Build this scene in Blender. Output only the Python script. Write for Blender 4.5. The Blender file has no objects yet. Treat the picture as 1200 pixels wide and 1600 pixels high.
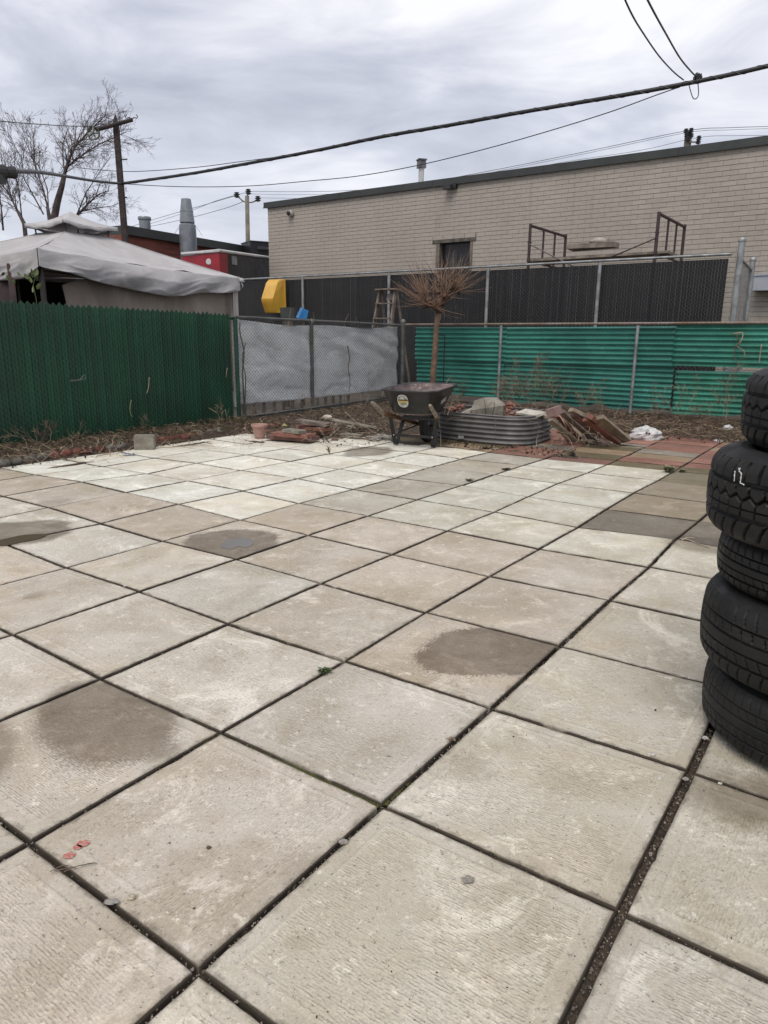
import bpy, math, random
from mathutils import Vector, Matrix, Euler, noise as mnoise
R = random.Random(7)
rad = math.radians
# ---------------------------------------------------------------- camera, world, sun, exposure
scn = bpy.context.scene
col = scn.collection
F, PITCH, ROLL, CAMZ = 1108.8, 0.24384, 0.00981, 1.1766
cp, sp, cr, sr = math.cos(PITCH), math.sin(PITCH), math.cos(ROLL), math.sin(ROLL)
EX, FW, EU = Vector((1, 0, 0)), Vector((0, cp, -sp)), Vector((0, sp, cp))
XC = EX*cr + EU*sr
YC = EU*cr - EX*sr
CAM = Vector((0, 0, CAMZ))
cam = bpy.data.cameras.new('camera')
co = bpy.data.objects.new('camera', cam)
col.objects.link(co)
zc = -FW
co.matrix_world = Matrix(((XC.x, YC.x, zc.x, 0), (XC.y, YC.y, zc.y, 0), (XC.z, YC.z, zc.z, CAMZ), (0, 0, 0, 1)))
cam.sensor_fit = 'VERTICAL'
cam.sensor_height = 36
cam.lens = 36*F/1600
cam.clip_start = 0.05
cam.clip_end = 1500
scn.camera = co

world = bpy.data.worlds.new('World')
scn.world = world
world.use_nodes = True
wn = world.node_tree
wn.nodes.clear()
def wnode(t, **k):
    n = wn.nodes.new(t)
    for a, b in k.items(): setattr(n, a, b)
    return n
wl = wn.links.new
SUN_EL, SUN_AZ = rad(58), rad(200)      # azimuth measured clockwise from +Y
sky = wnode('ShaderNodeTexSky', sky_type='NISHITA', sun_disc=False, sun_elevation=SUN_EL, sun_rotation=SUN_AZ)
bg1 = wnode('ShaderNodeBackground'); bg1.inputs[1].default_value = 0.09
wl(sky.outputs[0], bg1.inputs[0])
tc = wnode('ShaderNodeTexCoord')
sep = wnode('ShaderNodeSeparateXYZ'); wl(tc.outputs['Generated'], sep.inputs[0])
def wm(op, a, b=None):
    n = wnode('ShaderNodeMath', operation=op)
    for i, v in enumerate((a, b)):
        if v is None: continue
        if isinstance(v, (int, float)): n.inputs[i].default_value = v
        else: wl(v, n.inputs[i])
    return n.outputs[0]
zz = wm('ADD', wm('MAXIMUM', sep.outputs[2], 0.0), 0.22)
cx = wm('DIVIDE', sep.outputs[0], zz); cy = wm('DIVIDE', sep.outputs[1], zz)
cmb = wnode('ShaderNodeCombineXYZ'); wl(cx, cmb.inputs[0]); wl(cy, cmb.inputs[1]); cmb.inputs[2].default_value = 3.3
mp = wnode('ShaderNodeMapping'); mp.inputs['Scale'].default_value = (0.8, 1.15, 1); mp.inputs['Rotation'].default_value = (0, 0, 0.35)
wl(cmb.outputs[0], mp.inputs[0])
def wnoise(scale, detail, rough, dist):
    n = wnode('ShaderNodeTexNoise'); n.inputs['Scale'].default_value = scale; n.inputs['Detail'].default_value = detail
    n.inputs['Roughness'].default_value = rough; n.inputs['Distortion'].default_value = dist
    wl(mp.outputs[0], n.inputs['Vector']); return n.outputs[0]
nA, nB = wnoise(0.9, 4, .5, .3), wnoise(2.6, 6, .55, .5)
rmp = wnode('ShaderNodeValToRGB'); wl(wm('ADD', wm('MULTIPLY', nA, .58), wm('MULTIPLY', nB, .42)), rmp.inputs[0])
e = rmp.color_ramp.elements
e[0].position = 0.385; e[0].color = (0.26, 0.275, 0.345, 1)
e[1].position = 0.60; e[1].color = (0.72, 0.72, 0.745, 1)
m_ = rmp.color_ramp.elements.new(0.49); m_.color = (0.425, 0.44, 0.515, 1)
# the cloud deck is paler towards the horizon
hz = wnode('ShaderNodeMapRange'); hz.inputs[1].default_value = 0.02; hz.inputs[2].default_value = 0.38; hz.inputs[3].default_value = 0.62; hz.inputs[4].default_value = 0.0
wl(sep.outputs[2], hz.inputs[0])
hm = wnode('ShaderNodeMix', data_type='RGBA'); wl(hz.outputs[0], hm.inputs[0]); wl(rmp.outputs[0], hm.inputs[6]); hm.inputs[7].default_value = (0.64, 0.66, 0.71, 1)
bg2 = wnode('ShaderNodeBackground'); wl(hm.outputs[2], bg2.inputs[0]); bg2.inputs[1].default_value = 0.96
mx = wnode('ShaderNodeMixShader'); mx.inputs[0].default_value = 0.93
wl(bg1.outputs[0], mx.inputs[1]); wl(bg2.outputs[0], mx.inputs[2])
wo = wnode('ShaderNodeOutputWorld'); wl(mx.outputs[0], wo.inputs[0])

sun = bpy.data.lights.new('sun', 'SUN')
sun.energy = 1.5; sun.angle = rad(38); sun.color = (1, 0.945, 0.87)
so = bpy.data.objects.new('sun', sun); col.objects.link(so)
sd = Vector((math.sin(SUN_AZ)*math.cos(SUN_EL), math.cos(SUN_AZ)*math.cos(SUN_EL), math.sin(SUN_EL)))
so.rotation_euler = (-sd).to_track_quat('-Z', 'Y').to_euler()
scn.view_settings.view_transform = 'Standard'
scn.view_settings.look = 'None'
scn.view_settings.gamma = 1
scn.view_settings.exposure = 0.6
scn.view_settings.use_curve_mapping = False

# ---------------------------------------------------------------- measuring helpers
def ray(x, y): return XC*((x-600)/F) - YC*((y-800)/F) + FW
def gnd(x, y, z=0.0):
    d = ray(x, y); return CAM + d*((z-CAMZ)/d.z)
def atY(x, y, Y):
    d = ray(x, y); return CAM + d*(Y/d.y)
tA, tB, UP = Vector((.5753, .8179, 0)), Vector((.8179, -.5753, 0)), Vector((0, 0, 1))
def W(a, b, z=0.0): return tA*a + tB*b + UP*z
def onA(x, y, a):                      # point of the plane a = const
    d = ray(x, y); return CAM + d*(a/d.dot(tA))
def onB(x, y, b):
    d = ray(x, y); return CAM + d*(b/d.dot(tB))
def ab(p): return p.dot(tA), p.dot(tB)
AANG = math.atan2(tA.y, tA.x)
BANG = math.atan2(tB.y, tB.x)

# ---------------------------------------------------------------- material helpers
class Mat:
    def __init__(s, name, rough=0.8, metal=0.0, spec=0.5):
        s.m = bpy.data.materials.new(name); s.m.use_nodes = True
        s.t = s.m.node_tree; s.p = s.t.nodes['Principled BSDF']
        s.p.inputs['Roughness'].default_value = rough; s.p.inputs['Metallic'].default_value = metal
        s.p.inputs['Specular IOR Level'].default_value = spec
    def n(s, t, **k):
        n = s.t.nodes.new(t)
        for a, b in k.items(): setattr(n, a, b)
        return n
    def set(s, sock, v):
        if isinstance(v, (int, float)): sock.default_value = v
        elif isinstance(v, (tuple, list, Vector)):
            v = tuple(v)
            sock.default_value = (v + (1,)) if len(sock.default_value) == 4 and len(v) == 3 else v
        else: s.t.links.new(v, sock)
    def math(s, op, a, b=0.0, c=0.0):
        n = s.n('ShaderNodeMath', operation=op)
        s.set(n.inputs[0], a); s.set(n.inputs[1], b); s.set(n.inputs[2], c)
        return n.outputs[0]
    def vm(s, op, a, b=(0, 0, 0), out=0):
        n = s.n('ShaderNodeVectorMath', operation=op)
        s.set(n.inputs[0], a); s.set(n.inputs[1], b)
        return n.outputs[out]
    def dot(s, a, b): return s.vm('DOT_PRODUCT', a, b, 1)
    def noise(s, vec, scale, detail=3, rough=0.5, dist=0.0):
        n = s.n('ShaderNodeTexNoise')
        if vec is not None: s.set(n.inputs['Vector'], vec)
        n.inputs['Scale'].default_value = scale; n.inputs['Detail'].default_value = detail
        n.inputs['Roughness'].default_value = rough; n.inputs['Distortion'].default_value = dist
        return n.outputs[0]
    def ramp(s, v, lo, hi, a=0.0, b=1.0, smooth=True):
        n = s.n('ShaderNodeMapRange'); n.interpolation_type = 'SMOOTHSTEP' if smooth else 'LINEAR'
        s.set(n.inputs[0], v); n.inputs[1].default_value = lo; n.inputs[2].default_value = hi
        s.set(n.inputs[3], a); s.set(n.inputs[4], b)
        return n.outputs[0]
    def mix(s, f, a, b, mode='MIX'):
        n = s.n('ShaderNodeMix', data_type='RGBA', blend_type=mode)
        s.set(n.inputs[0], f); s.set(n.inputs[6], a); s.set(n.inputs[7], b)
        return n.outputs[2]
    def pos(s): return s.n('ShaderNodeNewGeometry').outputs['Position']
    def objc(s): return s.n('ShaderNodeTexCoord').outputs['Object']
    def uv(s): return s.n('ShaderNodeTexCoord').outputs['UV']
    def info(s, k): return s.n('ShaderNodeObjectInfo').outputs[k]
    def comb(s, x, y, z):
        n = s.n('ShaderNodeCombineXYZ'); s.set(n.inputs[0], x); s.set(n.inputs[1], y); s.set(n.inputs[2], z)
        return n.outputs[0]
    def sep(s, v):
        n = s.n('ShaderNodeSeparateXYZ'); s.set(n.inputs[0], v); return n.outputs
    def bump(s, h, dist, strength=1.0):
        n = s.n('ShaderNodeBump'); n.inputs['Distance'].default_value = dist; s.set(n.inputs['Strength'], strength)
        s.set(n.inputs['Height'], h); s.t.links.new(n.outputs[0], s.p.inputs['Normal'])
    def col(s, v): s.set(s.p.inputs['Base Color'], v)
    def rough(s, v): s.set(s.p.inputs['Roughness'], v)

def simple(name, c1, c2=None, scale=8, rough=0.8, metal=0.0, bump=0.0, bscale=60, contrast=(0.35, 0.65), rnd=0.0, dirt=None, spec=0.5, stretch=None, world_space=False):
    m = Mat(name, rough, metal, spec)
    c2 = c2 or tuple(x*0.7 for x in c1)
    v = m.pos() if world_space else m.objc()
    v = m.vm('ADD', v, m.comb(m.math('MULTIPLY', m.info('Random'), 37.0), 0, 0))
    if stretch: v = m.vm('MULTIPLY', v, stretch)
    f = m.ramp(m.noise(v, scale, 5, 0.6), *contrast)
    c = m.mix(f, c1, c2)
    if dirt:
        c = m.mix(m.ramp(m.noise(v, scale*2.7, 6, 0.65), 0.5, 0.72, 0, dirt[1]), c, dirt[0])
    if rnd:
        k = m.ramp(m.info('Random'), 0, 1, 1-rnd, 1+rnd, False)
        c = m.vm('SCALE', c); c.node.inputs[3].default_value = 1; m.t.links.new(k, c.node.inputs[3])
    m.col(c)
    m.rough(m.ramp(m.noise(v, scale*3, 3), 0.3, 0.7, rough*0.85, min(1, rough*1.12)))
    if bump: m.bump(m.noise(v, bscale, 4, 0.6), bump)
    return m.m

# ---------------------------------------------------------------- object helpers
ORG = {}
def tag(o, label=None, cat=None, group=None, kind=None):
    if label: o['label'] = label
    if cat: o['category'] = cat
    if group: o['group'] = group
    if kind: o['kind'] = kind
    return o
def root(name, loc, label=None, cat=None, group=None, kind=None):
    o = bpy.data.objects.new(name, None); col.objects.link(o)
    o.empty_display_size = 0.1
    o.location = loc; ORG[o] = Vector(loc)
    return tag(o, label, cat, group, kind)
class MB:
    def __init__(s): s.v = []; s.f = []; s.uv = None
    def add(s, vs, fs):
        k = len(s.v); s.v += [Vector(v) for v in vs]; s.f += [tuple(i+k for i in f) for f in fs]; return s
    def box(s, c, size, rot=None, taper=1.0, jit=0.0):
        c = Vector(c); x, y, z = [k/2 for k in size]
        vs = []
        for sz in (-1, 1):
            t = taper if sz > 0 else 1.0
            for sx, sy in ((-1, -1), (1, -1), (1, 1), (-1, 1)):
                v = Vector((sx*x*t, sy*y*t, sz*z))
                if jit: v += Vector((R.uniform(-jit, jit), R.uniform(-jit, jit), R.uniform(-jit, jit)))
                vs.append(v)
        if rot is not None: vs = [rot @ v for v in vs]
        return s.add([v+c for v in vs], [(3, 2, 1, 0), (4, 5, 6, 7), (0, 1, 5, 4), (1, 2, 6, 5), (2, 3, 7, 6), (3, 0, 4, 7)])
    def hexa(s, p): return s.add(p, [(3, 2, 1, 0), (4, 5, 6, 7), (0, 1, 5, 4), (1, 2, 6, 5), (2, 3, 7, 6), (3, 0, 4, 7)])
    def tube(s, pts, r, n=6, caps=True):
        pts = [Vector(p) for p in pts]
        rs = r if isinstance(r, (list, tuple)) else [r]*len(pts)
        vs = []; fs = []
        up = None
        for i, p in enumerate(pts):
            d = (pts[min(i+1, len(pts)-1)] - pts[max(i-1, 0)])
            if d.length < 1e-9: d = Vector((0, 0, 1))
            d.normalize()
            if up is None:
                up = d.orthogonal().normalized()
            else:
                up = up - d*up.dot(d)
                up = up.normalized() if up.length > 1e-6 else d.orthogonal().normalized()
            q = d.cross(up)
            for k in range(n):
                a = 2*math.pi*k/n
                vs.append(p + (up*math.cos(a) + q*math.sin(a))*rs[i])
        for i in range(len(pts)-1):
            for k in range(n):
                a, b = i*n+k, i*n+(k+1) % n
                fs.append((a, b, b+n, a+n))
        if caps and n > 2:
            fs.append(tuple(reversed(range(n)))); fs.append(tuple(range((len(pts)-1)*n, len(pts)*n)))
        return s.add(vs, fs)
    def lathe(s, prof, c, n=32, axis=None):
        c = Vector(c); vs = []; fs = []
        for r, z in prof:
            for k in range(n):
                a = 2*math.pi*k/n
                v = Vector((r*math.cos(a), r*math.sin(a), z))
                if axis is not None: v = axis @ v
                vs.append(v+c)
        for i in range(len(prof)-1):
            for k in range(n):
                a, b = i*n+k, i*n+(k+1) % n
                fs.append((a, b, b+n, a+n))
        return s.add(vs, fs)
    def grid(s, fn, nu, nv):
        vs = [fn(i/nu, j/nv) for j in range(nv+1) for i in range(nu+1)]
        fs = [(j*(nu+1)+i, j*(nu+1)+i+1, (j+1)*(nu+1)+i+1, (j+1)*(nu+1)+i) for j in range(nv) for i in range(nu)]
        return s.add(vs, fs)
    def sheet(s, fn, nu, nv, th):       # a surface with real thickness
        k0 = len(s.v)
        s.grid(fn, nu, nv)
        top = s.v[k0:]
        k1 = len(s.v)
        for v in top: s.v.append(v + Vector(th))
        fs = []
        W_ = nu+1
        for j in range(nv):
            for i in range(nu):
                fs.append(tuple(k1+x for x in ((j+1)*W_+i, (j+1)*W_+i+1, j*W_+i+1, j*W_+i)))
        def side(a, b): fs.append((k0+a, k0+b, k1+b, k1+a))
        for i in range(nu): side(i+1, i); side(nv*W_+i, nv*W_+i+1)
        for j in range(nv): side(j*W_, (j+1)*W_); side((j+1)*W_+nu, j*W_+nu)
        s.f += fs
        return s
    def build(s, name, mat, parent=None, smooth=False, origin=None, label=None):
        if origin is None:
            xs = [v.x for v in s.v]; ys = [v.y for v in s.v]; zs = [v.z for v in s.v]
            origin = Vector(((min(xs)+max(xs))/2, (min(ys)+max(ys))/2, min(zs)))
        origin = Vector(origin)
        me = bpy.data.meshes.new(name)
        me.from_pydata([v-origin for v in s.v], [], s.f)
        if s.uv:
            l = me.uv_layers.new(name='tile')
            for lp in me.loops: l.data[lp.index].uv = s.uv[lp.vertex_index]
        for mm in (mat if isinstance(mat, list) else [mat]): me.materials.append(mm)
        if smooth:
            me.polygons.foreach_set('use_smooth', [True]*len(me.polygons))
        me.validate()
        o = bpy.data.objects.new(name, me); col.objects.link(o)
        if parent is not None: o.parent = parent; o.location = origin - ORG[parent]
        else: o.location = origin
        ORG[o] = origin
        if label: o['label'] = label
        return o
def copy_part(o, parent, world):
    c = o.copy(); col.objects.link(c); c.parent = parent
    c.location = Vector(world) - (ORG[parent] if parent else Vector((0, 0, 0)))
    ORG[c] = Vector(world)
    return c
def autosmooth(o, ang=40):
    me = o.data
    me.polygons.foreach_set('use_smooth', [True]*len(me.polygons))
    try: me.set_sharp_from_angle(angle=rad(ang))
    except Exception: pass
    return o
def rz(a): return Matrix.Rotation(a, 3, 'Z')
def blob(c, r, seed=0, amp=0.25, sc=(1, 1, 1), fr=2.0, n=10, m=7, rot=None):
    mb = MB(); vs = []; c = Vector(c)
    for j in range(m+1):
        th = math.pi*j/m
        for i in range(n):
            ph = 2*math.pi*i/n
            d = Vector((math.sin(th)*math.cos(ph), math.sin(th)*math.sin(ph), math.cos(th)))
            k = 1 + amp*mnoise.noise(d*fr + Vector((seed*3.1, seed*1.7, seed)))*2
            v = Vector((d.x*sc[0], d.y*sc[1], d.z*sc[2]))*r*k
            if rot is not None: v = rot @ v
            vs.append(c+v)
    fs = [(j*n+i, j*n+(i+1) % n, (j+1)*n+(i+1) % n, (j+1)*n+i) for j in range(m) for i in range(n)]
    fs = [tuple(reversed(f)) for f in fs]
    return mb.add(vs, fs)
# ================================================================ PAVING
TS = 0.61
YAW = -0.613
def gridp(j, i):
    c, s = math.cos(YAW), math.sin(YAW)
    gx, gy = j, i*0.99168
    return Vector(((c*gx-s*gy-1.38004)*TS, (s*gx+c*gy+2.38043)*TS, 0))
MEAS = {(-2,1):(20,991.5),(-1,1):(157.5,1060),(0,1):(345,1143.5),(1,1):(597.5,1257.5),(2,1):(970,1424),
(-2,2):(217.5,924),(-1,2):(356,974),(0,2):(539,1032.5),(1,2):(767.5,1106.5),(2,2):(1079,1205),
(-1,3):(501.5,911),(0,3):(665,956.5),(1,3):(875,1009),(-1,4):(612.5,866),(0,4):(765,900),(1,4):(952.5,937.5),
(-1,5):(699,829),(0,5):(842.5,857.5),(1,5):(1014,886),(-1,6):(772.5,800),(0,6):(902.5,824),(1,6):(1056,842.5),
(0,7):(947.5,795),(1,7):(1092,814),(0,0):(46,1315),(1,0):(310,1515),(-3,4):(375,812.3),(-3,5):(466.7,786),(-3,6):(551.7,764.3),(-3,7):(618,746.7),(-3,8):(671.7,730),(-3,9):(720,717),(-2,4):(481.7,835.7),(-2,5):(575,805.7),(-2,6):(651.7,780.7),(-4,5):(380,766.7),(-4,6):(465,747.7),(-4,7):(530,732.7),(-4,8):(591.7,719),(-4,9):(646.7,706.7),(-5,6):(376.7,735),(-5,7):(453.3,721),(-5,8):(513.3,709),(-5,9):(570,699.3),(-6,7):(385,710.7),(-7,8):(383,694),(-4,3):(157.5,817.5),(-4,4):(279,787.5),(-5,5):(293.3,751),(-5,4):(196.7,769.3),(-5,3):(75.5,792.5),(-6,4):(127.7,752.7),(-6,5):(230,740),(-7,5):(160,729.3),(-7,4):(55,741.7),(-6,6):(306.7,723.3),(-7,6):(240,715.7),(-2,3):(369,873.7),(-3,2):(103.8,886.8),(-3,3):(253.8,845.5),(-4,2):(5,848),(0,8):(990,770),(-1,7):(825,776),(-1,8):(871.7,755),(-1,9):(918.3,738.3),(0,9):(1028,750.7),(-2,8):(773.3,741),(-2,7):(721.7,758.3),(-2,9):(818,726.7),(-1,10):(948,726),(-2,10):(851.7,716.7),(-3,10):(763,707)}
CR = {k: gnd(*v) for k, v in MEAS.items()}
def corner(j, i):
    if (j, i) in CR: return CR[(j, i)]
    g = gridp(j, i)
    acc = Vector((0, 0, 0)); w = 0
    for dj in (-1, 0, 1):
        for di in (-1, 0, 1):
            if (j+dj, i+di) in CR:
                acc += CR[(j+dj, i+di)] - gridp(j+dj, i+di); w += 1
    return g + (acc/(w+1.0) if w else acc)

def ellipse_from(l, r, t, b):          # wet patch: centre and two half axes on the ground
    L, Rr, T, B = gnd(*l), gnd(*r), gnd(*t), gnd(*b)
    c = (L+Rr+T+B)/4
    u, v = (Rr-L)/2, (B-T)/2
    det = u.x*v.y - u.y*v.x
    i1 = (v.y/det, -v.x/det, 0); i2 = (-u.y/det, u.x/det, 0)
    return c, i1, i2
WET = [  # left, right, top, bottom pixel of each damp patch; softness; strength
 (ellipse_from((62,1128),(276,1118),(160,1068),(170,1196)), 0.15, 1.0),
 (ellipse_from((660,1020),(905,1008),(775,980),(775,1054)), 0.06, 1.0),
 (ellipse_from((288,855),(433,845),(362,828),(362,873)), 0.06, 1.0),
 (ellipse_from((-70,838),(104,826),(40,815),(15,853)), 0.10, 0.95),
 (ellipse_from((538,706),(612,703),(580,698),(570,713)), 0.12, 1.0),
 (ellipse_from((-60,1170),(26,1165),(-15,1128),(-15,1215)), 0.4, 0.75),
 (ellipse_from((1040,846),(1180,862),(1105,838),(1105,862)), 0.3, 0.8),
 (ellipse_from((1075,1238),(1290,1262),(1170,1205),(1190,1290)), 0.45, 0.8),
 (ellipse_from((38,932),(72,926),(55,926),(52,936)), 0.5, 0.45),
 (ellipse_from((60,787),(110,781),(85,779),(85,790)), 0.5, 0.4),
 (ellipse_from((425,1368),(500,1335),(455,1335),(470,1368)), 0.7, 0.22),
 (ellipse_from((690,1185),(760,1200),(725,1178),(725,1212)), 0.7, 0.30),
 (ellipse_from((1060,880),(1140,905),(1100,880),(1100,900)), 0.6, 0.25),
 (ellipse_from((590,985),(640,975),(615,972),(615,985)), 0.6, 0.25),
]
def _line(p, q):
    d = (q-p).normalized(); n = Vector((-d.y, d.x, 0)); return n, n.dot(p)
def _clip(p, q, inside):
    n, d = _line(p, q); sg = 1 if n.dot(inside)-d < 0 else -1
    return (tuple(n), d, sg)
mid02 = (corner(0, 2)+corner(1, 3))/2; mid23 = (corner(-3, 3)+corner(-2, 4))/2
CLIP = {1: [_clip(corner(1, 2), corner(1, 3), mid02), _clip(corner(0, 3), corner(1, 3), mid02)], 2: [_clip(corner(-2, 3), corner(-2, 4), mid23), _clip(corner(-3, 3), corner(-2, 3), mid23)], 0: [_clip(corner(-1, 1), corner(0, 1), (corner(-1, 0)+corner(0, 1))/2)]}
def concrete(name, slab=False):
    m = Mat(name, 0.85, spec=0.3)
    P = m.pos(); rnd = m.info('Random'); base = m.info('Color')
    off = m.comb(m.math('MULTIPLY', rnd, 91.0), m.math('MULTIPLY', rnd, 53.0), 0)
    PR = m.vm('ADD', P, off)
    uv = m.uv(); U = m.sep(uv)
    # warm/cool mottling
    c = m.mix(m.ramp(m.noise(PR, 2.2, 6, 0.62, 0.4), 0.3, 0.72), base, m.mix(1.0, base, (0.74, 0.71, 0.65), 'MULTIPLY'))
    c = m.mix(m.ramp(m.noise(PR, 5.5, 7, 0.68, 0.3), 0.50, 0.74, 0, 0.55), c, m.mix(1.0, base, (0.60, 0.55, 0.46), 'MULTIPLY'))
    c = m.mix(m.ramp(m.noise(m.vm('ADD', PR, (9, 4, 2)), 3.4, 7, 0.75, 0.6), 0.52, 0.68, 0, 0.78), c, m.mix(1.0, base, (1.34, 1.35, 1.36), 'MULTIPLY'))
    c = m.mix(m.ramp(m.noise(m.vm('ADD', PR, (3, 1, 7)), 17, 6, 0.8, 0.2), 0.57, 0.64, 0, 0.75), c, m.mix(1.0, base, (1.3, 1.3, 1.29), 'MULTIPLY'))
    # fine speckle
    c = m.mix(m.ramp(m.noise(P, 190, 3, 0.7), 0.35, 0.65), c, m.mix(1.0, c, (0.84, 0.83, 0.81), 'MULTIPLY'))
    c = m.mix(m.ramp(m.noise(P, 70, 5, 0.8), 0.655, 0.70, 0, 0.6), c, m.mix(1.0, c, (0.45, 0.41, 0.36), 'MULTIPLY'))
    c = m.mix(m.ramp(m.noise(m.vm('ADD', PR, (1, 8, 3)), 1.1, 5, .7, .8), .50, .70, 0, .34), c, m.mix(1.0, base, (0.80, 0.68, 0.52), 'MULTIPLY'))
    # distance to the slab's edge
    w = m.math('SUBTRACT', 0.61, U[0]); h = m.math('SUBTRACT', 0.61, U[1])
    d = m.math('MINIMUM', m.math('MINIMUM', U[0], w), m.math('MINIMUM', U[1], h))
    # pressed ribs of the mould, worn away in places
    v1 = m.comb(m.math('MULTIPLY', U[0], 62.0), m.math('MULTIPLY', U[1], 165.0), m.math('MULTIPLY', rnd, 30.0))
    dash = m.noise(v1, 1.0, 1, 0.4)
    wob = m.math('MULTIPLY', m.noise(PR, 14, 3), 5.0)
    wav = m.math('SINE', m.math('ADD', m.math('MULTIPLY', U[1], 2*math.pi/0.0072), wob))
    rib = m.math('ADD', m.math('MULTIPLY', m.ramp(dash, 0.38, 0.6), 0.70), m.math('MULTIPLY', wav, 0.16))
    worn = m.ramp(m.noise(PR, 3.1, 4, 0.6), 0.33, 0.55, 0.2, 1.0)
    inside = m.ramp(d, 0.047, 0.056)
    ribh = m.math('MULTIPLY', m.math('MULTIPLY', rib, worn), inside)
    frame = m.math('MULTIPLY', m.ramp(d, 0.040, 0.047), m.ramp(d, 0.050, 0.060, 1, 0))
    c = m.mix(m.math('MULTIPLY', ribh, 0.62), c, m.mix(1.0, c, (1.28, 1.27, 1.25), 'MULTIPLY'))
    c = m.mix(m.math('MULTIPLY', frame, 0.28), c, m.mix(1.0, c, (1.25, 1.25, 1.25), 'MULTIPLY'))
    # grime creeping in from the joints
    g = m.math('ADD', d, m.math('MULTIPLY', m.math('SUBTRACT', m.noise(P, 22, 5, 0.7), 0.5), 0.05))
    c = m.mix(m.ramp(g, 0.0, 0.016, 0.55, 0), c, (0.085, 0.07, 0.052))
    c = m.mix(m.ramp(d, 0.0008, 0.0045, 0.93, 0), c, (0.050, 0.038, 0.028))
    # damp patches
    wet = None
    nz = m.math('ADD', m.math('MULTIPLY', m.math('SUBTRACT', m.noise(P, 4.5, 3, 0.5), 0.5), 0.45), m.math('ADD', m.math('MULTIPLY', m.math('SUBTRACT', m.noise(P, 38, 5, 0.75), 0.5), 0.16), m.math('MULTIPLY', m.math('SUBTRACT', ribh, 0.4), 0.10)))
    tide = None
    for wi_, ((cc, i1, i2), soft, st) in enumerate(WET):
        q = m.vm('SUBTRACT', P, tuple(cc))
        a = m.dot(q, i1); b = m.dot(q, i2)
        r = m.math('ADD', m.math('POWER', m.math('ADD', m.math('POWER', m.math('ABSOLUTE', a), 2.6), m.math('POWER', m.math('ABSOLUTE', b), 2.6)), 1/2.6), nz)
        k = m.ramp(r, 1-soft, 1+soft, st, 0)
        if wi_ in CLIP:
            for n_, dd_, sg in CLIP[wi_]: k = m.math('MULTIPLY', k, m.ramp(m.math('MULTIPLY', m.math('SUBTRACT', m.dot(P, n_), dd_), sg), -0.004, 0.004, 1, 0))
        if wi_ < 5:
            tk = m.math('MULTIPLY', m.ramp(r, 1+soft*.6, 1+soft*2.2, 0.0, 1.0), m.ramp(r, 1+soft*2.2, 1.35+soft*2.5, 1.0, 0.0))
            tide = tk if tide is None else m.math('MAXIMUM', tide, tk)
        wet = k if wet is None else m.math('MAXIMUM', wet, k)
    c = m.mix(m.math('MULTIPLY', tide, 0.30), c, m.mix(1.0, c, (1.22, 1.20, 1.16), 'MULTIPLY'))
    wv = m.ramp(m.noise(m.vm('ADD', P, (2, 7, 1)), 9, 5, 0.7), 0.3, 0.75, 0.78, 1.0)
    c = m.mix(m.math('MULTIPLY', m.math('MULTIPLY', wet, wv), 0.92), c, m.mix(1.0, c, (0.30, 0.25, 0.195), 'MULTIPLY'))
    m.col(c)
    m.rough(m.ramp(wet, 0, 1, 0.86, 0.42, False))
    hgt = m.math('ADD', m.math('MULTIPLY', ribh, 0.55), m.math('MULTIPLY', m.noise(P, 130, 4, 0.7), 0.55))
    hgt = m.math('ADD', hgt, m.math('MULTIPLY', frame, 0.5))
    hgt = m.math('ADD', hgt, m.math('MULTIPLY', m.ramp(m.noise(P, 60, 3, 0.8), 0.6, 0.75), -0.8))
    m.bump(hgt, 0.0040, m.ramp(wet, 0, 1, 1.0, 0.5))
    return m.m
CONC = concrete('concrete_slab')
BASEM = simple('joint_soil', (0.085, 0.062, 0.043), (0.032, 0.023, 0.016), 30, 0.95, bump=0.006, bscale=160, world_space=True, dirt=((0.05, 0.06, 0.018), 0.35))
# ---- ground sheets
mb = MB(); mb.grid(lambda u, v: Vector((-260+520*u, -60+620*v, -0.052)), 8, 8)
tag(mb.build('ground', simple('yard_ground', (0.10, 0.085, 0.065), (0.055, 0.045, 0.034), 1.2, 0.95, world_space=True)), kind='structure')
paving = root('paving', W(3, -3, 0), kind='structure')
mb = MB(); mb.grid(lambda u, v: W(-2.4+12.2*u, -6.45+9.0*v, -0.024 + 0.004*mnoise.noise(Vector((u*90, v*70, 0)))), 90, 70)
mb.build('joint_bed', BASEM, paving)

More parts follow.
